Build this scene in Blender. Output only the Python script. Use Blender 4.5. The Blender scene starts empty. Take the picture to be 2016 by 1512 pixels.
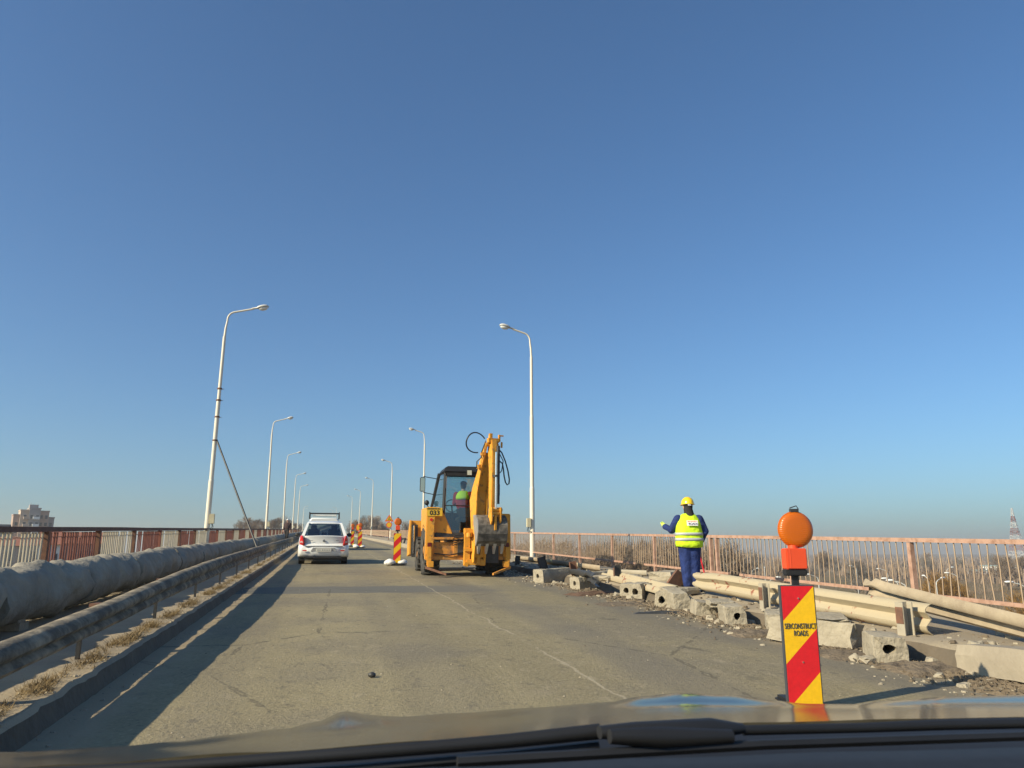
import bpy, bmesh, math, random
from mathutils import Vector, Matrix, noise
from math import sin, cos, pi, radians, tan, atan, atan2, sqrt, exp
R = random.Random(7)
S = bpy.context.scene
COL = S.collection
# ------------------------------------------------------------------ camera
F, HZ = 1510.0, 1090.0
TH = atan((HZ - 756) / F)
CT, ST = cos(TH), sin(TH)
D0, D1 = -0.23297, 0.97248          # road direction seen from the camera
GR = 0.02967                         # grade of the bridge
EYE = 1.2
cam = bpy.data.objects.new("camera", bpy.data.cameras.new("camera"))
COL.objects.link(cam); S.camera = cam
cam.data.sensor_width = 36; cam.data.lens = 36 * F / 2016
cam.data.clip_start = 0.05; cam.data.clip_end = 20000
cam.data.dof.use_dof = True; cam.data.dof.focus_distance = 14; cam.data.dof.aperture_fstop = 11
cam.location = (0, 0, EYE)
cam.rotation_euler = (pi / 2 + TH, 0, -atan2(-D0, D1))
# ------------------------------------------------------------------ world + sun
SUNV = Vector((-0.95, -0.32, 0)).normalized()
SEL = radians(29)
w = bpy.data.worlds.new("World"); S.world = w; w.use_nodes = True
nt = w.node_tree; bg = nt.nodes["Background"]
sk = nt.nodes.new("ShaderNodeTexSky"); sk.sky_type = 'NISHITA'; sk.sun_disc = False
sk.sun_elevation = SEL; sk.sun_rotation = atan2(SUNV.x, SUNV.y)
sk.air_density = 1.0; sk.dust_density = 1.3; sk.ozone_density = 1.2; sk.altitude = 50
tint = nt.nodes.new("ShaderNodeMix"); tint.data_type = 'RGBA'; tint.blend_type = 'MULTIPLY'; tint.inputs[0].default_value = 1
tint.inputs[7].default_value = (.62, .98, 1.29, 1)
nt.links.new(sk.outputs[0], tint.inputs[6]); nt.links.new(tint.outputs[2], bg.inputs[0]); bg.inputs[1].default_value = 0.078
sl = bpy.data.lights.new("sun", 'SUN'); sl.energy = 5.0; sl.angle = radians(0.5); sl.color = (1.0, 0.87, 0.62)
sun = bpy.data.objects.new("sun", sl); COL.objects.link(sun)
tos = Vector((SUNV.x * cos(SEL), SUNV.y * cos(SEL), sin(SEL)))
sun.rotation_euler = (-tos).to_track_quat('-Z', 'Y').to_euler(); sun.location = (-20, -5, 30)
S.view_settings.view_transform = 'Standard'; S.view_settings.look = 'None'
S.view_settings.exposure = 0.48; S.view_settings.gamma = 1
S.cycles.volume_bounces = 0

# ------------------------------------------------------------------ frames
def curve(s): return -4.2e-5 * s * s if s > 0 else 0
def W(s, t, h=0): return Vector((t + curve(s), s, h + GR * s))
def ray(px, py):
    u = (px - 1008) / F; v = (756 - py) / F
    x, y, z = u, CT - v * ST, ST + v * CT
    return (x * D0 + y * D1, x * D1 - y * D0, z)      # s, t, z
def G(px, py, h=0):                                      # where a pixel's ray meets the deck at height h -> (s, t)
    s, t, z = ray(px, py); d = (EYE - h) / (GR * s - z); return (s * d, t * d - curve(s * d))
def DP(px, py, d):                                       # real point at camera depth d
    s, t, z = ray(px, py); return Vector((t * d, s * d, EYE + z * d))
def PT(px, py, T):                                       # real point in the upright plane at lateral T
    s, t, z = ray(px, py); d = T / t; return Vector((t * d, s * d, EYE + z * d))

# ------------------------------------------------------------------ mesh builder
class MB:
    def __init__(s): s.v = []; s.f = []; s.mi = []; s.m = 0; s.M = Matrix()
    def add(s, vs, fs):
        b = len(s.v); s.v += [s.M @ Vector(p) for p in vs]
        s.f += [[b + i for i in f] for f in fs]; s.mi += [s.m] * len(fs); return s
    def hull8(s, p):                                     # p: 4 bottom, 4 top
        return s.add(p, [(3, 2, 1, 0), (4, 5, 6, 7), (0, 1, 5, 4), (1, 2, 6, 5), (2, 3, 7, 6), (3, 0, 4, 7)])
    def box(s, c, d, r=None):
        x, y, z = d[0] / 2, d[1] / 2, d[2] / 2
        p = [Vector(q) for q in ((-x, -y, -z), (x, -y, -z), (x, y, -z), (-x, y, -z), (-x, -y, z), (x, -y, z), (x, y, z), (-x, y, z))]
        m = Matrix.Identity(3) if r is None else Matrix.Rotation(r[2], 3, 'Z') @ Matrix.Rotation(r[1], 3, 'Y') @ Matrix.Rotation(r[0], 3, 'X')
        return s.hull8([m @ q + Vector(c) for q in p])
    def tube(s, path, rad, n=8, caps=True, flat=1.0):
        path = [Vector(p) for p in path]; k = len(path)
        if not hasattr(rad, '__len__'): rad = [rad] * k
        vs = []; up = None
        for i, p in enumerate(path):
            d = (path[min(i + 1, k - 1)] - path[max(i - 1, 0)]).normalized()
            if up is None:
                up = Vector((0, 0, 1)) if abs(d.z) < .9 else Vector((0, 1, 0))
            a = d.cross(up).normalized(); b = a.cross(d).normalized(); up = b
            for j in range(n):
                q = 2 * pi * j / n
                vs.append(p + a * cos(q) * rad[i] + b * sin(q) * rad[i] * flat)
        fs = []
        for i in range(k - 1):
            for j in range(n):
                j2 = (j + 1) % n
                fs.append((i * n + j, i * n + j2, (i + 1) * n + j2, (i + 1) * n + j))
        if caps: fs += [tuple(range(n - 1, -1, -1)), tuple((k - 1) * n + j for j in range(n))]
        return s.add(vs, fs)
    def cyl(s, a, b, r, n=12, r2=None): return s.tube([a, b], [r, r if r2 is None else r2], n)
    def prism(s, poly, off, ax):                         # poly: list of 3-D points, off: extrusion vector
        n = len(poly); off = Vector(off); p = [Vector(q) for q in poly]
        fs = [tuple(range(n - 1, -1, -1)), tuple(range(n, 2 * n))] + [(i, (i + 1) % n, n + (i + 1) % n, n + i) for i in range(n)]
        return s.add(p + [q + off for q in p], fs)
    def grid(s, rows, closed=False):
        n = len(rows[0]); vs = [p for r in rows for p in r]; fs = []
        for i in range(len(rows) - 1):
            for j in range(n if closed else n - 1):
                j2 = (j + 1) % n
                fs.append((i * n + j, i * n + j2, (i + 1) * n + j2, (i + 1) * n + j))
        return s.add(vs, fs)
    def loft(s, rows):                                   # closed rings with end caps
        n = len(rows[0]); b = len(s.v); s.grid(rows, True)
        k = (len(rows) - 1) * n
        s.f += [[b + i for i in range(n - 1, -1, -1)], [b + k + i for i in range(n)]]; s.mi += [s.m] * 2
        return s
    def ball(s, c, r, n=12, m=8):
        if not hasattr(r, '__len__'): r = (r, r, r)
        rows = []
        for i in range(m + 1):
            a = pi * i / m
            a = min(max(a, .02), pi - .02)
            rows.append([(c[0] + r[0] * sin(a) * cos(2 * pi * j / n), c[1] + r[1] * sin(a) * sin(2 * pi * j / n), c[2] - r[2] * cos(a)) for j in range(n)])
        return s.loft(rows)
    def build(s, name, mat, parent=None, smooth=None, bevel=0, fix=True):
        me = bpy.data.meshes.new(name); me.from_pydata([tuple(v) for v in s.v], [], s.f)
        mats = mat if isinstance(mat, (list, tuple)) else [mat]
        for q in mats: me.materials.append(q)
        for p, i in zip(me.polygons, s.mi): p.material_index = min(i, len(mats) - 1)
        bm = bmesh.new(); bm.from_mesh(me)
        if fix: bmesh.ops.recalc_face_normals(bm, faces=bm.faces)
        if bevel:
            es = [e for e in bm.edges if len(e.link_faces) == 2 and e.calc_face_angle(0) > .6]
            bmesh.ops.bevel(bm, geom=es, offset=bevel, segments=2, affect='EDGES', clamp_overlap=True)
        if smooth is not None:
            for f in bm.faces: f.smooth = True
            for e in bm.edges:
                e.smooth = not (len(e.link_faces) == 2 and e.calc_face_angle(0) > radians(smooth))
        bm.to_mesh(me); bm.free()
        o = bpy.data.objects.new(name, me); COL.objects.link(o)
        if parent: o.parent = parent
        return o
def tag(o, label=None, cat=None, group=None, kind=None):
    if label: o['label'] = label
    if cat: o['category'] = cat
    if group: o['group'] = group
    if kind: o['kind'] = kind
    return o
def thing(name, label, cat, loc=(0, 0, 0), rot=(0, 0, 0), group=None):
    o = bpy.data.objects.new(name, None); COL.objects.link(o); o.empty_display_size = .2
    o.location = loc; o.rotation_euler = rot
    return tag(o, label, cat, group)
def kids(o): return [c for c in bpy.data.objects if c.parent == o]
def dup(o, loc, rot=None, label=None, group=None, parent=None, scale=None):
    c = o.copy(); COL.objects.link(c); c.location = loc
    if rot is not None: c.rotation_euler = rot
    if scale: c.scale = scale
    if label: c['label'] = label
    if group: c['group'] = group
    def rec(a, b):
        for ch in kids(a):
            d = ch.copy(); COL.objects.link(d); d.parent = b; rec(ch, d)
    rec(o, c); return c

# ------------------------------------------------------------------ materials
def mat(name, col, rough=.7, metal=0.0, var=.12, scale=4.0, bump=0.0, col2=None, coat=0.0, thr=.5, soft=.25, bscale=None, detail=6, ior=1.5, stretch=None):
    m = bpy.data.materials.new(name); m.use_nodes = True; n = m.node_tree.nodes; L = m.node_tree.links
    b = n["Principled BSDF"]; b.inputs['Roughness'].default_value = rough; b.inputs['Metallic'].default_value = metal
    b.inputs['IOR'].default_value = ior; b.inputs['Coat Weight'].default_value = coat; b.inputs['Coat Roughness'].default_value = .05
    tc = n.new("ShaderNodeTexCoord"); src = tc.outputs['Object']
    if stretch:
        mp = n.new("ShaderNodeMapping"); mp.inputs['Scale'].default_value = stretch; L.new(src, mp.inputs[0]); src = mp.outputs[0]
    tx = n.new("ShaderNodeTexNoise"); tx.inputs['Scale'].default_value = scale; tx.inputs['Detail'].default_value = detail; tx.inputs['Roughness'].default_value = .62
    L.new(src, tx.inputs['Vector'])
    rp = n.new("ShaderNodeValToRGB"); L.new(tx.outputs['Fac'], rp.inputs[0])
    e = rp.color_ramp.elements
    if col2: e[0].position = thr - soft / 2; e[1].position = thr + soft / 2; e[0].color = (*col, 1); e[1].color = (*col2, 1)
    else:
        e[0].position = .3; e[1].position = .7
        e[0].color = (*[c * (1 - var) for c in col], 1); e[1].color = (*[c * (1 + var) for c in col], 1)
    L.new(rp.outputs[0], b.inputs['Base Color'])
    if bump:
        t2 = n.new("ShaderNodeTexNoise"); t2.inputs['Scale'].default_value = bscale or scale * 6; t2.inputs['Detail'].default_value = 5
        L.new(src, t2.inputs['Vector'])
        bp = n.new("ShaderNodeBump"); bp.inputs['Strength'].default_value = 1; bp.inputs['Distance'].default_value = bump
        L.new(t2.outputs['Fac'], bp.inputs['Height']); L.new(bp.outputs[0], b.inputs['Normal'])
    return m
def glass(name, col=(.8, .9, .9), rough=.02, alpha=.25):
    m = bpy.data.materials.new(name); m.use_nodes = True; n = m.node_tree.nodes; L = m.node_tree.links
    out = n['Material Output']; n.remove(n['Principled BSDF'])
    tr = n.new('ShaderNodeBsdfTransparent'); tr.inputs[0].default_value = (*col, 1)
    gl = n.new('ShaderNodeBsdfGlossy'); gl.inputs['Roughness'].default_value = rough
    fr = n.new('ShaderNodeFresnel'); fr.inputs[0].default_value = 1.5
    ad = n.new('ShaderNodeMath'); ad.operation = 'MULTIPLY_ADD'; ad.inputs[1].default_value = 1.0; ad.inputs[2].default_value = alpha * .3
    mx = n.new('ShaderNodeMixShader'); L.new(fr.outputs[0], ad.inputs[0]); L.new(ad.outputs[0], mx.inputs[0]); L.new(tr.outputs[0], mx.inputs[1]); L.new(gl.outputs[0], mx.inputs[2])
    L.new(mx.outputs[0], out.inputs[0]); return m

M = {}
M['conc'] = mat('concrete', (.36, .315, .235), .92, scale=5, col2=(.25, .215, .16), thr=.56, soft=.35, bump=.03, bscale=16)
M['concd'] = mat('concrete_dusty', (.37, .32, .24), .95, scale=2.2, col2=(.26, .22, .165), bump=.012, soft=.5)
M['soil'] = mat('soil', (.20, .155, .105), 1, scale=5, col2=(.09, .07, .05), bump=.03, soft=.4)
M['dark_conc'] = mat('deck_concrete', (.16, .145, .12), .95, scale=.7, var=.25, bump=.01)
M['pinkrail'] = mat('faded_salmon_paint', (.42, .26, .19), .78, scale=9, col2=(.27, .15, .10), thr=.56, soft=.25, bump=.002)
M['bar'] = mat('bare_weathered_steel', (.40, .30, .20), .75, scale=8, col2=(.30, .20, .13), soft=.4)
M['redpaint'] = mat('rusty_red_paint', (.26, .095, .065), .8, scale=7, col2=(.20, .07, .045), thr=.55, soft=.3)
M['creampaint'] = mat('cream_paint', (.60, .52, .38), .8, scale=5, col2=(.42, .27, .16), thr=.66, soft=.12)
M['rustrail'] = mat('dark_rusty_rail', (.10, .05, .04), .8, scale=8, var=.35)
M['wrap'] = mat('grey_bitumen_wrap', (.185, .17, .14), .88, scale=2.5, col2=(.35, .31, .235), soft=.5, bump=.035, bscale=8)
M['strap'] = mat('black_gap', (.02, .02, .02), .8)
M['gal'] = mat('dusty_guardrail', (.30, .265, .205), .75, scale=3, col2=(.42, .37, .28), soft=.5, bump=.004)
M['gal_dark'] = mat('dirty_guardrail', (.10, .086, .064), .92, scale=5, col2=(.36, .30, .21), thr=.57, soft=.3, bump=.012, bscale=14)
M['rust'] = mat('rust', (.22, .10, .055), .85, scale=9, col2=(.10, .055, .04), soft=.4)
M['pole'] = mat('lamp_pole_paint', (.70, .64, .52), .5, scale=2.5, col2=(.52, .33, .18), thr=.70, soft=.08, stretch=(1, 1, .5))
M['lampw'] = mat('lamp_head_grey', (.55, .55, .52), .4, var=.08)
M['lampg'] = mat('lamp_lens', (.75, .76, .74), .15, var=.05)
M['tan_box'] = mat('junction_box_paint', (.50, .45, .30), .6)
M['steel_dk'] = mat('dark_steel', (.06, .06, .06), .5, metal=.4, scale=5, var=.3)
M['carwhite'] = mat('car_white_paint', (.74, .74, .71), .28, coat=.6, scale=1.3, var=.05)
M['blackplastic'] = mat('black_plastic', (.014, .014, .015), .55, var=.2)
M['tyre'] = mat('tyre_rubber', (.035, .034, .032), .9, scale=6, col2=(.11, .095, .075), thr=.6, soft=.3)
M['glassdk'] = glass('tinted_glass', (.42, .50, .50), .02, .5)
M['glasscab'] = glass('cab_glass', (.58, .70, .70), .02, .4)
M['seat'] = mat('dark_seat', (.03, .03, .032), .8)
M['red_lens'] = mat('red_lens', (.55, .02, .02), .15, coat=.5, var=.05)
M['clear_lens'] = mat('pale_lens', (.62, .40, .38), .15, coat=.5, var=.05)
M['plate'] = mat('number_plate', (.62, .60, .52), .5, var=.04)
M['orange'] = mat('orange_machine_paint', (.68, .31, .030), .5, scale=7, col2=(.30, .16, .045), thr=.615, soft=.12, bump=.004)
M['orange_d'] = mat('dirty_orange_paint', (.55, .24, .04), .6, scale=6, col2=(.17, .11, .06), thr=.58, soft=.2)
M['chrome'] = mat('chrome_rod', (.85, .85, .85), .15, metal=1, var=.03)
M['bucket'] = mat('worn_bucket_steel', (.075, .066, .055), .7, metal=.1, scale=7, col2=(.24, .21, .17), thr=.56, soft=.3, bump=.004)
M['wornedge'] = mat('bare_worn_steel', (.46, .44, .41), .4, metal=.5, var=.2)
M['yellow_plate'] = mat('yellow_plate', (.72, .45, .03), .5, var=.03)
M['black_text'] = mat('black_paint', (.015, .015, .015), .6)
M['hose'] = mat('black_hose', (.015, .015, .016), .45)
M['mirror'] = mat('mirror_glass', (.55, .62, .58), .05, metal=1, var=.02)
M['vest'] = mat('fluorescent_vest', (.56, .80, .012), .75, scale=5, var=.08, bump=.03, bscale=8)
M['silver'] = mat('reflective_tape', (.42, .44, .44), .5, var=.1)
M['blue'] = mat('royal_blue_overalls', (.008, .024, .12), .85, scale=6, var=.3, bump=.05, bscale=7)
M['helmet'] = mat('yellow_helmet', (.85, .55, .01), .3, coat=.4, var=.03)
M['blackcloth'] = mat('black_cloth', (.02, .019, .02), .9, var=.3)
M['redcloth'] = mat('dark_red_jacket', (.34, .02, .03), .85, var=.3)
M['skin'] = mat('skin', (.52, .30, .21), .6, var=.06)
M['glove'] = mat('lime_glove', (.60, .75, .12), .8)
M['brownshoe'] = mat('brown_shoe', (.10, .06, .04), .8)
M['white'] = mat('white_print', (.80, .80, .78), .6, var=.04)
M['navy'] = mat('navy_print', (.02, .03, .12), .6)
M['orangeprint'] = mat('orange_print', (.75, .25, .08), .6)
M['signred'] = mat('reflective_red', (.62, .012, .018), .45, scale=30, var=.1)
M['signyel'] = mat('reflective_yellow', (.80, .47, .008), .45, scale=30, var=.08)
M['signgrey'] = mat('grey_plastic_edge', (.05, .055, .065), .6)
M['lampred'] = mat('red_orange_housing', (.72, .075, .02), .45, var=.05)
M['bag'] = mat('white_sandbag', (.72, .70, .66), .9, scale=8, var=.12, bump=.01)
M['bark'] = mat('bark', (.11, .085, .065), .95, scale=3, var=.3)
M['twig'] = mat('twigs_brown', (.26, .19, .13), .95, scale=.6, col2=(.18, .135, .10), soft=.4)
M['twigr'] = mat('twigs_ochre', (.30, .17, .04), .95, scale=.6, col2=(.22, .12, .035), soft=.4)
M['twigg'] = mat('twigs_grey', (.20, .18, .155), .95, scale=.6, var=.2)
M['drygrass'] = mat('dry_grass', (.30, .22, .11), .95, scale=3, col2=(.15, .105, .05), soft=.4)
M['redstripe'] = mat('beige_wall', (.50, .40, .31), .9, scale=.3, var=.12)
M['panelblock'] = mat('grey_wall', (.33, .31, .30), .9, scale=.3, var=.15)
M['brickpink'] = mat('pink_wall', (.40, .29, .235), .9, scale=.3, var=.12)
M['window'] = mat('window_dark', (.05, .06, .075), .15, var=.2)
M['rooftile'] = mat('roof', (.28, .11, .07), .8)
M['whitewall'] = mat('white_wall', (.78, .77, .72), .8, var=.04)
M['greenroof'] = mat('pale_green_roof', (.40, .52, .46), .6)
M['pylon_r'] = mat('pylon_red', (.30, .12, .10), .7)
M['pylon_w'] = mat('pylon_white', (.62, .60, .58), .7)

# amber lens: translucent plastic
def amber():
    m = bpy.data.materials.new('amber_lens'); m.use_nodes = True; b = m.node_tree.nodes['Principled BSDF']
    b.inputs['Base Color'].default_value = (.66, .145, .004, 1); b.inputs['Roughness'].default_value = .32
    b.inputs['Transmission Weight'].default_value = .25; b.inputs['Coat Weight'].default_value = .15
    n = m.node_tree.nodes; L = m.node_tree.links
    tc = n.new('ShaderNodeTexCoord'); wv = n.new('ShaderNodeTexWave'); wv.wave_type = 'RINGS'; wv.rings_direction = 'Y'; wv.inputs['Scale'].default_value = 22
    L.new(tc.outputs['Object'], wv.inputs[0]); bp = n.new('ShaderNodeBump'); bp.inputs['Distance'].default_value = .002; bp.inputs['Strength'].default_value = .5
    L.new(wv.outputs['Fac'], bp.inputs['Height']); L.new(bp.outputs[0], b.inputs['Normal'])
    return m
M['amber'] = amber()

class N:                                                 # tiny node helper for the larger materials
    def __init__(s, name):
        s.m = bpy.data.materials.new(name); s.m.use_nodes = True; s.t = s.m.node_tree; s.n = s.t.nodes; s.L = s.t.links
        s.b = s.n['Principled BSDF']
    def val(s, v, sock):
        if isinstance(v, (int, float)): sock.default_value = v
        elif isinstance(v, tuple): sock.default_value = v if len(v) == len(sock.default_value) else (*v, 1)
        else: s.L.new(v, sock)
    def math(s, op, a, b=0.0, c=None):
        q = s.n.new('ShaderNodeMath'); q.operation = op; s.val(a, q.inputs[0]); s.val(b, q.inputs[1])
        if c is not None: s.val(c, q.inputs[2])
        return q.outputs[0]
    def pos(s):
        q = s.n.new('ShaderNodeNewGeometry'); sp = s.n.new('ShaderNodeSeparateXYZ'); s.L.new(q.outputs['Position'], sp.inputs[0]); return q.outputs['Position'], sp.outputs
    def noise(s, vec, scale, detail=5, rough=.6, stretch=None):
        if stretch:
            mp = s.n.new('ShaderNodeMapping'); mp.inputs['Scale'].default_value = stretch; s.L.new(vec, mp.inputs[0]); vec = mp.outputs[0]
        q = s.n.new('ShaderNodeTexNoise'); q.inputs['Scale'].default_value = scale; q.inputs['Detail'].default_value = detail; q.inputs['Roughness'].default_value = rough
        s.L.new(vec, q.inputs['Vector']); return q.outputs['Fac']
    def voro(s, vec, scale, feature='F1', stretch=None):
        if stretch:
            mp = s.n.new('ShaderNodeMapping'); mp.inputs['Scale'].default_value = stretch; s.L.new(vec, mp.inputs[0]); vec = mp.outputs[0]
        q = s.n.new('ShaderNodeTexVoronoi'); q.feature = feature; q.inputs['Scale'].default_value = scale; s.L.new(vec, q.inputs['Vector']); return q.outputs['Distance']
    def step(s, x, a, b):                                # smooth ramp a..b -> 0..1
        q = s.n.new('ShaderNodeMapRange'); q.interpolation_type = 'SMOOTHSTEP'; s.val(x, q.inputs[0]); q.inputs[1].default_value = a; q.inputs[2].default_value = b
        if a > b: q.inputs[1].default_value = b; q.inputs[2].default_value = a; q.inputs[3].default_value = 1; q.inputs[4].default_value = 0
        return q.outputs[0]
    def mix(s, f, a, b):
        q = s.n.new('ShaderNodeMix'); q.data_type = 'RGBA'; s.val(f, q.inputs[0]); s.val(a, q.inputs[6]); s.val(b, q.inputs[7]); return q.outputs[2]
    def bump(s, h, d):
        q = s.n.new('ShaderNodeBump'); q.inputs['Distance'].default_value = d; s.L.new(h, q.inputs['Height']); s.L.new(q.outputs[0], s.b.inputs['Normal'])

def road_mat():
    k = N('worn_asphalt'); p, xyz = k.pos(); X, Y = xyz[0], xyz[1]
    big = k.noise(p, .35, 4); mid = k.noise(p, 2.2, 5); fine = k.noise(p, 30, 4, .75); streak = k.noise(p, 1.1, 4, .6, (1, .09, 1))
    c = k.mix(k.step(streak, .35, .65), (.232, .196, .118), (.288, .244, .146))
    c = k.mix(k.math('MULTIPLY', k.step(big, .45, .62), .55), c, (.165, .145, .115))
    c = k.mix(k.math('MULTIPLY', k.step(mid, .55, .75), .35), c, (.30, .255, .185))
    # pale aggregate and dark pits
    c = k.mix(k.math('MULTIPLY', k.step(fine, .52, .68), .5), c, (.40, .35, .235))
    c = k.mix(k.math('MULTIPLY', k.step(fine, .46, .32), .6), c, (.10, .088, .064))
    blot = k.noise(p, 7, 4, .7, (1, .6, 1))
    c = k.mix(k.math('MULTIPLY', k.step(blot, .56, .68), .45), c, (.12, .105, .08))
    c = k.mix(k.math('MULTIPLY', k.step(blot, .42, .32), .4), c, (.36, .305, .21))
    v = k.voro(p, 2.3, 'F1', (1, .8, 1)); vn = k.noise(p, 9, 3)
    spots = k.math('MULTIPLY', k.step(k.math('ADD', v, k.math('MULTIPLY', vn, .12)), .17, .13), .45)
    c = k.mix(spots, c, (.11, .10, .085))
    # two tyre tracks polished darker on the right lane
    for x0, wd, st in ((3.0, .5, .5), (4.75, .55, .6), (.95, .45, .22), (-.75, .3, .2)):
        dx = k.math('ABSOLUTE', k.math('SUBTRACT', k.math('ADD', X, k.math('MULTIPLY', k.noise(p, .5, 2), .5)), x0 + .25))
        c = k.mix(k.math('MULTIPLY', k.step(dx, wd, wd * .3), st), c, (.145, .130, .108))
    # dust towards the right kerb
    dd = k.math('ADD', X, k.math('MULTIPLY', mid, 1.1))
    c = k.mix(k.math('MULTIPLY', k.step(dd, 5.2, 6.0), .85), c, (.33, .265, .18))
    dl = k.math('SUBTRACT', X, k.math('MULTIPLY', mid, .5))
    c = k.mix(k.math('MULTIPLY', k.step(dl, -1.35, -1.7), .8), c, (.34, .275, .185))
    # darker joint patch across the deck
    yw = k.math('ADD', Y, k.math('MULTIPLY', k.noise(p, 1.3, 3), .5))
    band = k.math('MULTIPLY', k.step(yw, 15.75, 15.85), k.step(yw, 17.65, 17.45))
    band = k.math('MULTIPLY', band, k.math('MULTIPLY_ADD', k.step(X, 4.0, 1.5), .75, .15))
    c = k.mix(band, c, (.13, .128, .115))
    # long pale seam between the lanes and wandering cracks
    wob = k.math('ADD', k.math('MULTIPLY', k.noise(p, 1.2, 3), .22), k.math('MULTIPLY', k.noise(p, 9, 2), .05))
    ds = k.math('ABSOLUTE', k.math('SUBTRACT', k.math('ADD', X, wob), 2.34))
    gate = k.step(k.noise(p, .9, 3), .36, .44)
    c = k.mix(k.math('MULTIPLY', k.math('MULTIPLY', k.step(ds, .022, .006), gate), .6), c, (.42, .36, .26))
    cr = k.voro(p, .33, 'DISTANCE_TO_EDGE', (1, .55, 1))
    cw = k.math('ADD', cr, k.math('MULTIPLY', k.math('SUBTRACT', k.noise(p, 4, 3), .5), .05))
    crk = k.math('MULTIPLY', k.step(k.math('ABSOLUTE', cw), .006, .002), k.step(k.noise(p, .4, 2), .42, .52))
    c = k.mix(k.math('MULTIPLY', crk, .55), c, (.08, .07, .055))
    soilp = k.math('MULTIPLY', k.step(k.noise(p, 2.6, 5, .7), .50, .60), k.math('MULTIPLY', k.step(X, 4.7, 5.3), k.step(Y, 33, 24)))
    c = k.mix(k.math('MULTIPLY', soilp, .8), c, (.10, .078, .05))
    oil = k.math('MULTIPLY', k.step(k.noise(p, 3.5, 4, .6, (1, .5, 1)), .60, .70), k.step(k.math('ABSOLUTE', k.math('SUBTRACT', X, 3.9)), .6, .1))
    c = k.mix(k.math('MULTIPLY', oil, .5), c, (.07, .062, .052))
    k.val(c, k.b.inputs['Base Color']); k.b.inputs['Roughness'].default_value = .88; k.b.inputs['Specular IOR Level'].default_value = .25
    k.bump(fine, .012); return k.m
M['road'] = road_mat()
def walk_mat():
    k = N('dusty_walkway'); p, xyz = k.pos()
    a = k.noise(p, .8, 5); f = k.noise(p, 30, 4, .7)
    c = k.mix(k.step(a, .38, .62), (.36, .295, .20), (.27, .225, .165))
    c = k.mix(k.math('MULTIPLY', k.step(f, .58, .72), .4), c, (.44, .38, .28))
    c = k.mix(k.math('MULTIPLY', k.step(f, .42, .3), .5), c, (.14, .11, .08))
    k.val(c, k.b.inputs['Base Color']); k.b.inputs['Roughness'].default_value = .95; k.bump(f, .01); return k.m
M['walk'] = walk_mat()
def land_mat():
    k = N('winter_fields'); p, xyz = k.pos()
    a = k.noise(p, .004, 5, .6, (1, 2.6, 1)); b = k.noise(p, .02, 5, .6, (1, 2.2, 1)); f = k.noise(p, .35, 6, .7)
    c = k.mix(k.step(a, .42, .58), (.15, .118, .062), (.185, .132, .078))
    c = k.mix(k.math('MULTIPLY', k.step(b, .5, .62), .8), c, (.12, .09, .055))
    c = k.mix(k.math('MULTIPLY', k.step(b, .42, .34), .7), c, (.10, .10, .045))
    c = k.mix(k.math('MULTIPLY', k.step(f, .45, .65), .5), c, (.25, .19, .11))
    k.val(c, k.b.inputs['Base Color']); k.b.inputs['Roughness'].default_value = 1; k.b.inputs['Specular IOR Level'].default_value = .1; return k.m
M['land'] = land_mat()

# ------------------------------------------------------------------ terrain
def ss(x): x = max(0., min(1., x)); return x * x * (3 - 2 * x)
def H(x, y):
    r = sqrt(x * x + y * y)
    lat = exp(-((x + 15) / 75) ** 2)
    z = -11 + .8 * noise.noise((x / 60, y / 60, 0)) * min(1, r / 40)
    z += ss((y - 170) / 170) * lat * (GR * min(y, 430) + 11 - 1.4)
    z += ss((r - 1500) / 3000) * 10 + 2.0 * ss((r - 250) / 600) * noise.noise((x / 300, y / 300, 3))
    return z
def build_ground():
    mb = MB(); rad = [0, 4, 8, 14, 20, 28, 38, 50, 65, 80, 100, 120, 145, 170, 200, 230, 260, 290, 320, 350, 380, 420, 470, 540, 640, 800, 1000, 1300, 1700, 2300, 3200, 4600]
    rows = []
    n = 144
    for r in rad:
        rows.append([(r * sin(2 * pi * j / n), r * cos(2 * pi * j / n), H(r * sin(2 * pi * j / n), r * cos(2 * pi * j / n))) for j in range(n)])
    mb.grid(rows, True)
    o = mb.build('ground', M['land'], smooth=80); tag(o, kind='structure')
    for p in o.data.polygons:
        if p.normal.z < 0: o.data.flip_normals(); break
build_ground()

# ------------------------------------------------------------------ deck, road, walkways
SMIN, SMAX = -12, 440
def srange(a, b, near=.5, mid=2, far=8):
    s = a; out = []
    while s < b:
        out.append(s); s += near if s < 26 else (mid if s < 90 else far)
    out.append(b); return out
def extr(prof_fn, a, b, name, m, near=.5, kind='structure', smooth=30, closed=False, face=0):
    mb = MB(); rows = [[W(s, t, h) for t, h in prof_fn(s)] for s in srange(a, b, near)]
    (mb.loft if closed else mb.grid)(rows)
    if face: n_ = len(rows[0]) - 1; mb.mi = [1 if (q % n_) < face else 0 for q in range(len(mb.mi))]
    o = mb.build(name, m, smooth=smooth); 
    if kind: o['kind'] = kind
    return o
def nz(s, k, seed=0): return noise.noise((s * k, seed, 0))
extr(lambda s: [(-1.75, 0), (0, 0.0), (2.2, 0.0), (4, 0), (5.9, 0)], SMIN, SMAX, 'road', M['road'])
def lwalk(s):
    e = -1.63 + .03 * nz(s, 2.2) + .02 * nz(s, 7, 3) + .012 * nz(s, 19, 3); h = .15 + .012 * nz(s, 3, 5)
    return [(-1.57, -.02), (e + .03, .05), (e + .012, h - .03), (e - .02, h), (-1.82, h + .012 * nz(s, 5, 9)), (-2.3, .16), (-3, .17), (-3.8, .18), (-4.75, .19)]
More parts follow.
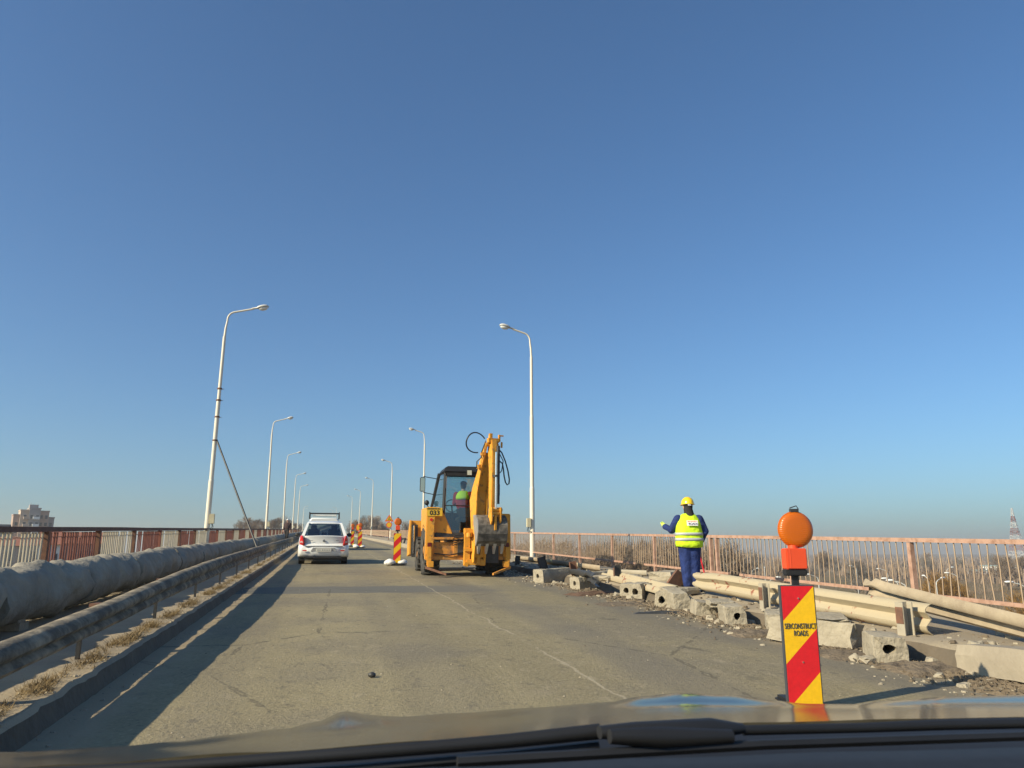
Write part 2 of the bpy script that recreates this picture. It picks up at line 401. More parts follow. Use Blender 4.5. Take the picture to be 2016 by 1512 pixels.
M['kerbface'] = mat('shaded_dirty_kerb_face', (.15, .12, .085), .95, scale=2.5, col2=(.085, .07, .052), soft=.5, bump=.02)  # dirt colour, darkened further to carry the left kerb face's shade
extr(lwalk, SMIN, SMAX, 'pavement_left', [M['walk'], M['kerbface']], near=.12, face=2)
def rwalk(s):
    j = .05 * nz(s, 1.8, 11) + .03 * nz(s, 6, 12) if s < 33 else .005 * nz(s, 2)
    h = .17 + .015 * nz(s, 2.3, 13)
    return [(5.62 + j * .5, -.03), (5.66 + j, .07), (5.72 + j, h - .03), (5.82 + j, h), (6.4, .175), (7.2, .18), (8.10, .18), (8.12, -.2)]
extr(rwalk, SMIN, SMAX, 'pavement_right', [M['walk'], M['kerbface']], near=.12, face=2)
mb = MB(); rows = [[W(s, t, h) for t, h in [(-4.8, .17), (-4.8, -.6), (-3.4, -.8), (-3, -1.6), (6.5, -1.6), (7, -.8), (8.35, -.6), (8.35, -.12), (6.0, -.06), (-1.6, -.06), (-1.9, .08), (-4.7, .12)]] for s in srange(SMIN, SMAX, 4, 8, 12)]
mb.loft(rows); tag(mb.build('bridge_deck', M['dark_conc']), kind='structure')
# ------------------------------------------------------------------ left fence
LT, RT = -4.4, 8.4
def left_fence():
    root = thing('fence', 'tall slatted bridge fence in alternating rusty red and cream bays behind the wrapped pipe', 'fence', W(0, LT))
    inv = W(0, LT)
    def P(s, t, h): return W(s, t, h) - inv
    s0 = 14.1 - 3.0 * 5; n = 62
    mb = MB(); rows = []
    for i in range(n * 2 + 1):
        s = s0 + i * 1.5; dz = .012 * nz(s, .9, 5) if s < 60 else 0
        rows.append([P(s, LT - .05, 1.13 + dz), P(s, LT + .05, 1.13 + dz), P(s, LT + .05, 1.21 + dz), P(s, LT - .05, 1.21 + dz)])
    mb.loft(rows); mb.build('top_rail', M['rustrail'], root)
    mb = MB(); rows = []
    for i in range(n * 2 + 1):
        s = s0 + i * 1.5
        rows.append([P(s, LT - .02, .31), P(s, LT + .02, .31), P(s, LT + .02, .36), P(s, LT - .02, .36)])
    mb.loft(rows); mb.build('bottom_rail', M['rustrail'], root)
    mb = MB(); rows = []
    for i in range(n * 2 + 1):
        s = s0 + i * 1.5
        rows.append([P(s, LT - .03, 1.035), P(s, LT - .015, 1.035), P(s, LT - .015, 1.05), P(s, LT - .03, 1.05)])
    mb.loft(rows); mb.build('thin_rail', M['bar'], root)
    for i in range(n + 1):
        s = s0 + 3.0 * i
        mb = MB(); q = P(s, LT + .015, .66); mb.box(q, (.09, .11, .96)); mb.build('post', M['rust'] if i % 4 else M['redpaint'], root)
        if i == n: break
        mb = MB(); rr = random.Random(i); red = i % 2 == 1
        k = 21
        for j in range(1, k):
            if rr.random() < (.05 if s < 30 else .0): continue
            u = s + 3.0 * j / k; dx = rr.uniform(-.012, .012); tl = rr.uniform(-.02, .02)
            wd = .032 if s < 14.5 and s > 8 else .036
            a = P(u, LT, .33); b = P(u + tl, LT, 1.12 - (rr.random() < .06) * .1)
            mb.hull8([a + Vector((-.008, -wd, 0)), a + Vector((.008 + dx, -wd, 0)), a + Vector((.008 + dx, wd, 0)), a + Vector((-.008, wd, 0)),
                      b + Vector((-.008, -wd, 0)), b + Vector((.008, -wd, 0)), b + Vector((.008, wd, 0)), b + Vector((-.008, wd, 0))])
        mb.build('slat_bay', M['redpaint'] if red else M['creampaint'], root)
left_fence()

# ------------------------------------------------------------------ right fence
def right_fence():
    root = thing('fence', 'see-through bridge railing of thin bars with faded salmon rails behind the rubble', 'fence', W(0, RT))
    inv = W(0, RT)
    def P(s, t, h): return W(s, t, h) - inv
    s0 = 9.76 * 8.4 / 8.3 - 3.06 * 6
    mb = MB(); rows = []
    for i in range(124):
        s = s0 + i * 1.53
        rows.append([P(s, RT - .035, 1.075), P(s, RT + .035, 1.075), P(s, RT + .035, 1.135), P(s, RT - .035, 1.135)])
    mb.loft(rows); mb.build('top_rail', M['pinkrail'], root)
    g1 = [G(1252, 1117, .3)[0], 0]; 
    def s_at(px, py):
        p = PT(px, py, RT); return p.y
    cuts = [(s0, s_at(1458, 1133)), (s_at(1436, 1133), s_at(1270, 1113)), (s_at(1252, 1110), s0 + 62 * 3.06)]
    cuts = [(min(a, b), max(a, b)) for a, b in cuts]
    for a, b in cuts:
        mb = MB(); rows = []; n = max(2, int((b - a) / 1.5))
        for i in range(n + 1):
            s = a + (b - a) * i / n
            rows.append([P(s, RT - .02, .31), P(s, RT + .03, .31), P(s, RT + .03, .36), P(s, RT - .02, .36)])
        mb.loft(rows); mb.build('bottom_rail', M['pinkrail'], root)
    for i in range(60):
        s = s0 + 3.06 * i
        mb = MB(); mb.box(P(s, RT + .012, .57), (.07, .07, 1.0))
        if i == 8: mb.box(P(s - .28, RT + .012, .57), (.07, .07, 1.0))
        mb.build('post', M['pinkrail'], root)
        mb = MB(); k = 22; rr = random.Random(50 + i)
        for j in range(1, k):
            u = s + 3.06 * j / k
            if i in (7, 8) and abs(u - s0 - 24.48 + .28) < .06: continue
            r = .0095 if s < 60 else .011
            e = rr.uniform(-.015, .015); q = rr.uniform(-.02, .02)
            mb.tube([P(u + e, RT, .34), P(u + q, RT + rr.uniform(-.01, .01), .75), P(u, RT, 1.08)], r, 5, False)
        mb.build('bar_bay', M['bar'], root)
right_fence()

# ------------------------------------------------------------------ wrapped pipe on the left walkway
def wrapped_pipe():
    PTT = -3.14; rr = random.Random(3)
    root = thing('wrapped_pipe', 'fat heating pipe wrapped in grey crumpled sheet along the left walkway', 'pipe', W(0, PTT))
    inv = W(0, PTT)
    seams = [-8]; 
    while seams[-1] < 190: seams.append(seams[-1] + (2.7 + rr.random() * 1.2 if seams[-1] < 60 else 8))
    for a, b in zip(seams[:-1], seams[1:]):
        mb = MB(); rows = []; step = .09 if a < 30 else (.5 if a < 70 else 2)
        n = max(2, int((b - a - .06) / step)); ph = rr.random() * 9
        for i in range(n + 1):
            s = a + (b - a - .06) * i / n; ring = []
            e = 1 - .05 * (i == 0 or i == n)
            for j in range(28):
                q = 2 * pi * j / 28
                fold = (.020 * noise.noise((s * 2.6 + ph, cos(q) * 1.2 + s * .6, sin(q) * 1.2)) + .012 * noise.noise((s * 6.5, cos(q) * 2.5, sin(q) * 2.5 + ph)) + .018 * max(0, sin(s * 4.2 + q * 1.5 + ph) - .55) + .014 * abs(noise.noise((s * 5 + q * 1.2, q * 1.1, ph)))) * 2.4
                rad = (.275 + fold) * e
                ring.append(W(s, PTT + rad * cos(q) * 1.06, .505 + rad * sin(q) + .015 * nz(s, .5, 7)) - inv)
            rows.append(ring)
        mb.loft(rows); mb.build('pipe_wrap', M['wrap'], root, smooth=75)
    mb = MB(); 
    path = [W(s, PTT, .505) - inv for s in range(-8, 192, 8)]
    mb.tube(path, .215, 16); mb.build('inner_pipe', M['strap'], root, smooth=60)
    for i in range(28):
        s = 3.5 + 5.6 * i; mb = MB(); mb.box(W(s, PTT, .21) - inv, (.42, .25, .08)); mb.box(W(s, PTT - .15, .30) - inv, (.07, .2, .14)); mb.box(W(s, PTT + .15, .30) - inv, (.07, .2, .14))
        mb.build('pipe_support', M['conc'], root)
wrapped_pipe()

# ------------------------------------------------------------------ left guardrail
WP = [(-.155, 0.0), (-.135, .035), (-.105, .068), (-.07, .072), (-.035, .038), (0, .008), (.035, .038), (.07, .072), (.105, .068), (.135, .035), (.155, 0)]
def wbeam(frames, thick=.012):
    """frames: list of (centre, up, out) -> closed W profile ring mesh"""
    mb = MB(); rows = []
    for c, up, out in frames:
        c, up, out = Vector(c), Vector(up), Vector(out)
        f = [c + up * a + out * b for a, b in WP]; k = [c + up * a + out * (b - thick) for a, b in reversed(WP)]
        rows.append(f + k)
    mb.loft(rows); return mb
def left_guard():
    T = -1.88
    root = thing('guardrail', 'dirty grey guardrail with rounded dusty top beside the shaded left kerb', 'guardrail', W(0, T)); inv = W(0, T)
    def tabl(x, tb):
        for (a, b), (c_, d) in zip(tb[:-1], tb[1:]):
            if x <= c_: return b + (d - b) * max(0, x - a) / (c_ - a)
        return tb[-1][1]
    def hc(s): return tabl(s, [(-6, .40), (5, .405), (8, .44), (11.5, .50), (16, .53), (24, .55)]) + .010 * nz(s, .45, 21)
    def kz(s): return tabl(s, [(-6, .66), (6, .66), (9, .75), (14, 1.0)])
    mb = MB(); rows = []
    for s in srange(-6, 190, .2, 1.5, 6):
        c = hc(s); dt = .03 * nz(s, .5, 33) + .06 * ss((s - 20) / 5) * nz(s, .3, 2); ring = []
        # rounded cap loft: hollow box beam with a soft top
        prof = [(-.06, -.13), (-.085, -.06), (-.09, .02), (-.085, .09), (-.06, .128), (.01, .142), (.065, .128), (.10, .08), (.105, .03), (.075, 0), (.06, -.03), (.085, -.06), (.10, -.09), (.085, -.125), (.04, -.145)]
        for i, (a, b) in enumerate(prof):
            q = .010 * noise.noise((s * 2.5, i * .7, 0)) + .006 * noise.noise((s * 9, i * 1.3, 4))
            ring.append(W(s, T + dt + a + q, c + b * kz(s) + q * .8) - inv)
        rows.append(ring)
    mb.loft(rows); mb.build('beam', M['gal_dark'], root, smooth=60)
    for i in range(44):
        s = 1.3 + 2.95 * i
        if s > 130: break
        mb = MB(); mb.box(W(s, T - .02, .27) - inv, (.03, .04, .30)); mb.build('post', M['steel_dk'], root)
    for i in range(10):
        s = 5.4 + 2.95 * i
        mb = MB(); mb.box(W(s, T - .14, hc(s) + .03) - inv, (.22, .16, .03), (0, 0, R.uniform(-.2, .2))); mb.box(W(s, T - .2, hc(s) - .04) - inv, (.06, .1, .14)); mb.build('bracket', M['rust'], root)
left_guard()

# ------------------------------------------------------------------ lamps
def make_lamp(side, label, group):
    """side=+1: arm reaches towards +x (left lamps)"""
    root = thing('street_lamp', label, 'street lamp', group=group)
    mb = MB(); mb.tube([(0, 0, -.1), (0, 0, 2.9)], [.105, .098], 16); mb.tube([(0, 0, 2.9), (0, 0, 2.96)], [.098, .085], 16, False); mb.tube([(0, 0, 2.96), (0, 0, 5.9)], [.085, .08], 16)
    mb.tube([(0, 0, 5.9), (0, 0, 5.95)], [.08, .068], 16, False); mb.tube([(0, 0, 5.95), (0, 0, 8.5)], [.068, .062], 16)
    mb.build('pole', M['pole'], root, smooth=40)
    mb = MB(); pts = [(0, 0, 8.4), (side * .02, 0, 8.85), (side * .06, 0, 9.15)]
    for i in range(7):
        a = pi - (pi / 2 - .22) * i / 6
        pts.append((side * (.06 + .30 + .30 * cos(a)), 0, 9.2 + .33 * sin(a)))
    ax = .95 if side > 0 else .74
    pts.append((side * (ax + .1), 0, 9.53 + .20 * ax))
    mb.tube(pts, [.05, .045] + [.036] * (len(pts) - 2), 12); mb.build('arm', M['pole'], root, smooth=50)
    hd = thing('lamp_head', None, None); hd.parent = root
    bpy.data.objects.remove(hd)
    mb = MB(); rings = []; c0 = Vector((side * ax, 0, 9.53 + .19 * ax)); d = Vector((side * .975, 0, .2)).normalized(); up = Vector((-side * .2, 0, .975)).normalized()
    for u, ry, rz, o in [(0, .03, .03, 0), (.06, .05, .045, 0), (.22, .055, .05, 0), (.27, .10, .075, .01), (.36, .145, .09, .015), (.5, .155, .095, .02), (.62, .13, .08, .015), (.69, .07, .045, 0), (.70, .01, .01, 0)]:
        rings.append([c0 + d * u + up * (o + rz * sin(2 * pi * j / 14) * (1 if sin(2 * pi * j / 14) > 0 else .45)) + Vector((0, ry * cos(2 * pi * j / 14), 0)) for j in range(14)])
    mb.loft(rings); h = mb.build('lamp_head', M['lampw'], root, smooth=60)
    mb = MB(); c = c0 + d * .47 - up * .025
    rows = []
    for i in range(5):
        a = pi / 2 * i / 4.2
        rows.append([c + d * (.19 * cos(a) * cos(2 * pi * j / 14)) + Vector((0, .125 * cos(a) * sin(2 * pi * j / 14), 0)) - up * (.10 * sin(a)) for j in range(14)])
    mb.loft(rows); mb.build('lens', M['lampg'], h, smooth=60)
    mb = MB(); mb.box((.17 if side > 0 else -.17, -.06, 1.50), (.17, .16, .36)); mb.box((.09 if side > 0 else -.09, -.03, 1.5), (.06, .06, .1))
    mb.build('junction_box', M['tan_box'], root, bevel=.01)
    mb = MB(); sd = side
    mb.tube([(sd * .16, -.06, 1.33), (sd * .20, -.08, 1.22), (sd * .13, -.1, 1.14), (sd * .07, -.1, 1.16)], .012, 6)
    mb.tube([(sd * .19, -.06, 1.33), (sd * .23, -.04, 1.2), (sd * .16, -.04, 1.10), (sd * .05, -.1, 1.1)], .010, 6)
    mb.build('cable', M['blackplastic'], root, smooth=60)
    return root
Ls = [32.0, 65.3, 95.2, 131, 166]; Rs = [31.2, 66.9, 98.5, 134, 173, 208]
words = ['nearest', 'second', 'third', 'fourth', 'fifth', 'sixth']
lampL = make_lamp(1, 'tall rust-streaked street lamp at the left fence with a long diagonal stay', 'lamps along the left fence')
lampL.location = W(Ls[0], LT + .0); lampL.rotation_euler = (0, radians(.4), 0); lampL.scale = (1, 1, 1.045)
lampR = make_lamp(-1, 'tall white street lamp rising from the right railing between backhoe and worker', 'lamps along the right railing')
lampR.location = W(Rs[0], RT - .02); lampR.scale = (1, 1, 1.015)
for i in range(1, 5): dup(lampL, W(Ls[i], LT), (0, radians(R.uniform(-.5, .8)), 0), '%s nearest street lamp along the left fence' % words[i])
for i, q in enumerate(['street lamp standing just behind the left side of the backhoe cab', 'street lamp rising directly behind the triangular roadworks sign', 'fourth nearest street lamp along the right railing, left of the warning sign', 'fifth nearest street lamp along the right railing', 'sixth nearest street lamp along the right railing, nearly above the striped panels']):
    dup(lampR, W(Rs[i + 1], RT - .02), (0, radians(R.uniform(-.5, .5)), 0), q)
dup(lampL, W(320, LT), None, 'tiny far street lamp on the left, above the white car roof'); dup(lampL, W(357, LT), None, 'farthest tiny street lamp on the left side of the road')
dup(lampR, W(320, RT), None, 'tiny far street lamp on the right, beyond the van roof rack'); dup(lampR, W(357, RT), None, 'farthest tiny street lamp on the right side of the road')
# diagonal stay, details on the nearest left lamp
b0 = PT(508, 1077, -2.3) - lampL.location; b1 = Vector((.06, 0, 4.45))
mb = MB(); mb.tube([b0 + Vector((0, 0, -.1)), b1], [.035, .035], 10); mb.build('stay', M['steel_dk'], lampL, smooth=40)
for z in (4.4, 5.3, 5.95, 6.4):
    mb = MB(); mb.tube([(0, 0, z), (0, 0, z + .05)], .10, 12)
    if z > 5: mb.cyl((0.05, 0, z), (.17, 0, z + .02), .010, 6)
    mb.build('clamp', M['rust'], lampL)

# ------------------------------------------------------------------ text
def text(body, size, mt, name, parent, M4, ext=.0015, bold=.0, sx=1.0, fit=0):
    cu = bpy.data.curves.new(name, 'FONT'); cu.body = body; cu.size = size; cu.extrude = ext; cu.align_x = 'CENTER'; cu.align_y = 'CENTER'; cu.offset = bold; cu.resolution_u = 3
    tmp = bpy.data.objects.new('tmp', cu); COL.objects.link(tmp); bpy.context.view_layer.update()
    me = bpy.data.meshes.new_from_object(tmp.evaluated_get(bpy.context.evaluated_depsgraph_get()))
    bpy.data.objects.remove(tmp); me.name = name
    if fit: xs_ = [v.co.x for v in me.vertices]; sx = fit / (max(xs_) - min(xs_))
    me.transform(M4 @ Matrix.Diagonal((sx, 1, 1, 1))); me.materials.clear(); me.materials.append(mt)
    o = bpy.data.objects.new(name, me); COL.objects.link(o); o.parent = parent; return o
def XZ(x, y, z, rz=0):   # text standing upright, readable from -y
    return Matrix.Translation((x, y, z)) @ Matrix.Rotation(rz, 4, 'Z') @ Matrix.Rotation(pi / 2, 4, 'X')

# ------------------------------------------------------------------ striped guide panels with beacon
def clip_poly(poly, f):     # keep f>=0
    out = []
    for i in range(len(poly)):
        a, b = poly[i], poly[(i + 1) % len(poly)]; fa, fb = f(a), f(b)
        if fa >= 0: out.append(a)
        if (fa >= 0) != (fb >= 0):
            u = fa / (fa - fb); out.append((a[0] + (b[0] - a[0]) * u, a[1] + (b[1] - a[1]) * u))
    return out
def guide_panel(label, loc, hgt, wid, z0, off, lens, rz, group, txt=False, bags=True, beacon=1.0, stripe=.29):
    root = thing('guide_panel', label, 'traffic panel', loc, (0, 0, rz), group)
    mb = MB(); mb.box((0, 0, z0 + hgt / 2), (wid, .035, hgt)); mb.build('board', M['signgrey'], root)
    for colr in (0, 1):
        mb = MB()
        for k in range(-2, 8):
            if k % 2 != colr: continue
            # bands: v = (top - z) + x ; rising to the right
            lo, hi = off + k * stripe, off + (k + 1) * stripe
            fw = wid / 2 - .008
            rect = [(-fw, z0 + .006), (fw, z0 + .006), (fw, z0 + hgt - .006), (-fw, z0 + hgt - .006)]
            v = lambda p: (z0 + hgt - p[1]) + (p[0] + wid / 2)
            q = clip_poly(rect, lambda p: v(p) - lo)
            if q: q = clip_poly(q, lambda p: hi - v(p))
            if len(q) > 2: mb.prism([(x, -.0205, z) for x, z in q], (0, .002, 0), None)
        if mb.v: mb.build('red_stripes' if colr == 0 else 'yellow_stripes', M['signred'] if colr == 0 else M['signyel'], root)
    if txt:
        text('SERCONSTRUCT', .053, M['signgrey'], 'lettering', root, XZ(0.0, -.0235, z0 + hgt - .280), fit=.225)
        text('ROADS', .053, M['signgrey'], 'lettering', root, XZ(0, -.0235, z0 + hgt - .328), fit=.098)
        mb = MB(); 
        for z in (hgt - .09, hgt - .52): mb.cyl((0, -.026, z0 + z), (0, -.018, z0 + z), .006, 8)
        mb.build('rivet', M['chrome'], root)
    mb = MB(); mb.box((0, .02, z0 + hgt / 2 - .03), (.035, .03, hgt + .06)); mb.box((0, .005, z0 + hgt + .05), (.045, .03, .14)); mb.build('stem', M['blackplastic'], root)
    mb = MB(); mb.box((0, .14 if txt else .02, .025), (.22, .3, .05) if txt else (.42, .75, .09)); mb.build('foot_plate', M['blackplastic'], root, bevel=.02)
    zt = z0 + hgt + .065
    bx0 = .028 if txt else 0; b = MB(); r = .126 * beacon
    b.box((0, 0, zt + .025), (.15, .09, .05)); b.build('battery_base', M['blackplastic'], root, bevel=.008)
    b = MB(); b.box((.0, -.01, zt + .12), (.15, .095, .145)); b.cyl((-.045, -.03, zt + .05), (-.045, -.03, zt + .19), .03, 10); b.cyl((.05, -.03, zt + .05), (.05, -.03, zt + .19), .026, 10)
    b.cyl((0, 0, zt + .18), (0, 0, zt + .215), .035, 12); b.build('beacon_housing', M['lampred'], root, bevel=.006, smooth=40)
    zc = zt + .20 + r; b = MB(); rows = []
    for k, (ry, rr_) in enumerate([(-.034, .2), (-.033, .6), (-.028, .86), (-.016, .98), (0, 1.0), (.016, .98), (.028, .86), (.033, .6), (.034, .2)]):
        rows.append([(bx0 + r * rr_ * cos(2 * pi * j / 32), ry, zc + r * rr_ * sin(2 * pi * j / 32)) for j in range(32)])
    b.loft(rows); b.build('beacon_lens', M['amber'], root, smooth=50)
    b = MB(); rows = []
    b.tube([(bx0 + r * 1.0 * cos(2 * pi * j / 32), 0, zc + r * 1.0 * sin(2 * pi * j / 32)) for j in range(33)], .006, 6, False); b.build('lens_rim', M['amber'], root, smooth=60)
    b = MB(); b.M = Matrix.Translation((bx0, 0, 0)); b.box((0, 0, zc + r + .012), (.06, .03, .022)); b.tube([(-.03, 0, zc + r + .015), (-.028, 0, zc + r + .03), (.02, 0, zc + r + .045), (.035, 0, zc + r + .02)], .004, 6)
    b.build('handle', M['steel_dk'], root)
    if bags:
        for k, (bx, by, sz) in enumerate([(-.24, -.18, 1.0), (.2, .05, .85)]):
            b = MB(); b.ball((bx, by, .10), (.2 * sz, .22 * sz, .11 * sz), 14, 8)
            for i, v in enumerate(b.v): b.v[i] = v + Vector((0, 0, .03 * noise.noise(v * 9 + Vector((k, 0, 0))))) + Vector((.03 * noise.noise(v * 7), 0, 0))
            b.v = [Vector((v.x, v.y, max(v.z, .0))) for v in b.v]
            b.build('ballast_bag', M['bag'], root, smooth=70)
    return root
pn = DP(1573, 1400, 5.3)
p0 = W(pn.y, 3.30); zr = 1.2 + 0
guide_panel('large striped panel lettered SERCONSTRUCT ROADS with amber beacon, close on the right', p0, .80, .25, .03, -.04, 1, radians(-11), None, txt=True, bags=False)
grp = 'small striped panels down the lane line'
guide_panel('small striped panel standing alone just left of the backhoe, with white sandbags', W(*G(781, 1113)), 1.0, .26, .08, -.13, 1, radians(-2), grp, stripe=.22)
guide_panel('farther striped panel right of the white car, the right one of the pair', W(*G(708, 1079)), 1.0, .26, .08, -.05, 1, radians(2), grp, stripe=.22, beacon=1.1)
guide_panel('farthest striped panel, next to the white car door mirror', W(*G(693, 1076.3)), 1.0, .24, .08, -.1, 1, radians(5), grp, stripe=.22)

def works_sign(label, loc, h, tri=True):
    root = thing('warning_sign', label, 'road sign', loc)
    mb = MB(); mb.cyl((0, 0, -.05), (0, 0, h + .3), .03, 8); mb.build('post', M['rust'], root)
    if tri:
        a = .45; mb = MB(); mb.prism([(-a, -.04, h), (a, -.04, h), (0, -.04, h + 1.55 * a)], (0, .02, 0), None); mb.build('sign_board', M['lampred'], root)
        mb = MB(); b = a * .66; mb.prism([(-b, -.046, h + .1), (b, -.046, h + .1), (0, -.046, h + .1 + 1.55 * b)], (0, .004, 0), None); mb.build('sign_face', M['signyel'], root)
        mb = MB(); z = h + .14; mb.box((-.02, -.05, z + .18), (.05, .003, .16), (0, .5, 0)); mb.box((.0, -.05, z + .30), (.06, .003, .06)); mb.box((-.09, -.05, z + .06), (.04, .003, .16), (0, .4, 0)); mb.box((.04, -.05, z + .06), (.04, .003, .16), (0, -.3, 0)); mb.box((.13, -.05, z + .03), (.14, .003, .07)); mb.build('pictogram', M['black_text'], root)
        h -= .62
    mb = MB(); mb.cyl((0, -.045, h + .28), (0, -.03, h + .28), .30, 20); mb.build('round_board', M['lampred'], root)
    mb = MB(); mb.cyl((0, -.05, h + .28), (0, -.044, h + .28), .22, 20); mb.build('round_face', M['signyel'], root)
    if not tri: root.scale = (.62, .62, .92)
s_, t_ = 66, 6.3
pt = PT(766, 1031, 6.3)
works_sign('triangular roadworks warning sign with a round yellow sign under it, left of the backhoe', W(pt.y, 6.3 - curve(pt.y), .17), 1.85)
works_sign('round yellow and red road sign far off, just behind the striped pair', Vector((ray(705, 1046)[1] / ray(705, 1046)[0] * 63, 63, .0 + GR * 63)), 1.2, tri=False)

# ------------------------------------------------------------------ people
def rem(mb, name, m, parent, vox=.02, it=6):
    o = mb.build(name, m, parent, fix=True)
    r = o.modifiers.new('r', 'REMESH'); r.mode = 'VOXEL'; r.voxel_size = vox; r.use_smooth_shade = True
    s = o.modifiers.new('s', 'SMOOTH'); s.iterations = it; s.factor = .5
    return o
def limb(mb, pts, rad, n=12):
    mb.tube(pts, rad, n)
    for p, r in zip(pts, rad): mb.ball(p, r, 10, 8)
def hand(mb, wrist, d, side, curl=.5, up=Vector((0, 0, 1))):
    d = Vector(d).normalized(); a = d.cross(up).normalized() * side; b = a.cross(d).normalized()
    w = Vector(wrist); palm = w + d * .05
    mb.ball(palm, (.042, .042, .038), 8, 6); mb.ball(w + d * .085, (.038, .038, .032), 8, 6)
    for i, (o, L) in enumerate([(-.03, .062), (-.01, .075), (.012, .07), (.032, .055)]):
        p = w + d * .095 + a * o; q = p + d * L * .5; r = q + (d * (1 - curl) - b * curl).normalized() * L * .5
        limb(mb, [p, q, r], [.0095, .009, .008], 6)
    p = w + d * .03 + a * -.035; limb(mb, [p, p + (d * .6 - a * .8).normalized() * .035, p + (d * .9 - a * .5).normalized() * .065], [.013, .011, .009], 6)
def worker():
    s, t = G(1362, 1166, .18)
    root = thing('person', 'worker in yellow hard hat, lime vest and blue overalls, left forearm raised', 'person', W(s, t, .185), (0, 0, radians(-16)))
    root.scale = (.90, .90, .875)
    # body (faces +y); head turned a little left
    b = MB(); b.M = Matrix.Rotation(radians(14), 4, 'Z')
    b.ball((0, .015, 1.655), (.078, .098, .118)); b.ball((0, .03, 1.60), (.062, .075, .07)); b.M = Matrix()
    limb(b, [(0, -.01, 1.40), (0, 0, 1.55)], [.075, .058]); b.ball((0, 0, 1.2), (.17, .11, .22)); b.ball((0, 0, .98), (.16, .11, .12))
    limb(b, [(-.19, 0, 1.42), (-.34, .1, 1.22), (-.43, .26, 1.31)], [.055, .04, .03]); limb(b, [(.19, 0, 1.42), (.28, .02, 1.16), (.22, .2, 1.0)], [.055, .04, .03])
    limb(b, [(-.09, 0, .9), (-.08, .02, .5), (-.085, -.02, .09)], [.08, .055, .04]); limb(b, [(.09, 0, .9), (.085, .02, .5), (.09, -.01, .09)], [.08, .055, .04])
    rem(b, 'body', M['skin'], root, .014, 3)
    f = MB(); f.M = Matrix.Rotation(radians(14), 4, 'Z'); f.ball((0, .122, 1.645), (.016, .022, .028), 8, 6); f.ball((.083, 0, 1.645), (.012, .025, .034), 8, 6); f.ball((-.083, 0, 1.645), (.012, .025, .034), 8, 6); f.build('face_features', M['skin'], root, smooth=60)
    f = MB(); f.M = Matrix.Rotation(radians(14), 4, 'Z')
    for x in (-.032, .032): f.ball((x, .108, 1.672), (.012, .006, .008), 8, 6)
    f.ball((0, .112, 1.602), (.024, .006, .006), 8, 6); f.build('eyes_and_mouth', M['blackcloth'], root)
    # hood / balaclava
    k = MB(); k.M = Matrix.Rotation(radians(14), 4, 'Z'); k.ball((0, -.012, 1.655), (.094, .10, .128)); k.M = Matrix()
    limb(k, [(0, -.03, 1.60), (.02, -.035, 1.47)], [.088, .10]); rem(k, 'hood', M['blackcloth'], root, .012, 4)
    # helmet
    h = MB(); h.M = Matrix.Rotation(radians(14), 4, 'Z') @ Matrix.Translation((0, 0, 1.71)) @ Matrix.Rotation(radians(-4), 4, 'X'); rows = []
    for i in range(8):
        a = pi / 2 * i / 7.3; rows.append([(.122 * cos(a) * cos(2 * pi * j / 24), .143 * cos(a) * sin(2 * pi * j / 24), .145 * sin(a)) for j in range(24)])
    h.loft(rows)
    h.loft([[(.128 * q * cos(2 * pi * j / 24), (.15 + .045 * max(0, sin(2 * pi * j / 24))) * q * sin(2 * pi * j / 24), z) for j in range(24)] for q, z in ((.9, .004), (1.04, -.008), (1.05, -.014), (.9, -.012))])
    h.build('helmet', M['helmet'], root, smooth=50)
    h = MB(); h.M = Matrix.Rotation(radians(14), 4, 'Z'); h.box((-.02, -.136, 1.687), (.06, .012, .03)); h.build('helmet_strap', M['white'], root)
    # jacket
    j = MB(); j.ball((0, 0, 1.22), (.215, .155, .27), 18, 12); j.ball((0, -.01, 1.40), (.20, .115, .10), 18, 12); limb(j, [(0, -.01, 1.40), (0, -.01, 1.50)], [.10, .085]); j.ball((0, 0, .98), (.20, .15, .14), 16, 10)
    limb(j, [(-.20, -.01, 1.405), (-.32, .06, 1.20), (-.42, .22, 1.27)], [.095, .082, .062]); limb(j, [(.20, -.01, 1.405), (.305, -.03, 1.17), (.245, .14, .97)], [.095, .078, .06])
    rem(j, 'jacket', M['blue'], root, .018, 5)
    # trousers
    p = MB(); p.ball((0, 0, .93), (.205, .155, .16), 16, 10)
    limb(p, [(-.09, 0, .88), (-.075, .02, .5), (-.07, 0, .13)], [.135, .115, .088]); limb(p, [(.09, 0, .88), (.08, .03, .5), (.075, .02, .14)], [.135, .115, .088]); limb(p, [(-.075, 0, .16), (-.075, .0, .10)], [.085, .075]); limb(p, [(.08, .02, .17), (.08, .02, .10)], [.085, .075])
    rem(p, 'trousers', M['blue'], root, .018, 5)
    # vest
    v = MB(); rows = []
    secs = [(.86, .255, .185), (.93, .262, .19), (1.03, .262, .19), (1.15, .258, .185), (1.27, .25, .175), (1.36, .232, .16), (1.43, .20, .14), (1.485, .15, .118), (1.52, .105, .10)]
    for z, rx, ry in secs:
        rows.append([((rx + .008 * noise.noise((z * 5, q, 0))) * (abs(cos(q)) ** .8) * (1 if cos(q) > 0 else -1), (ry + .014 * noise.noise((z * 6, q * 1.5, 3))) * (abs(sin(q)) ** .8) * (1 if sin(q) > 0 else -1), z + .012 * sin(q * 2 + 1) * (z < .9)) for q in [2 * pi * jj / 40 for jj in range(40)]])
    v.grid(rows, True); vo = v.build('vest', M['vest'], root, smooth=70)
    sm = vo.modifiers.new('t', 'SOLIDIFY'); sm.thickness = .008
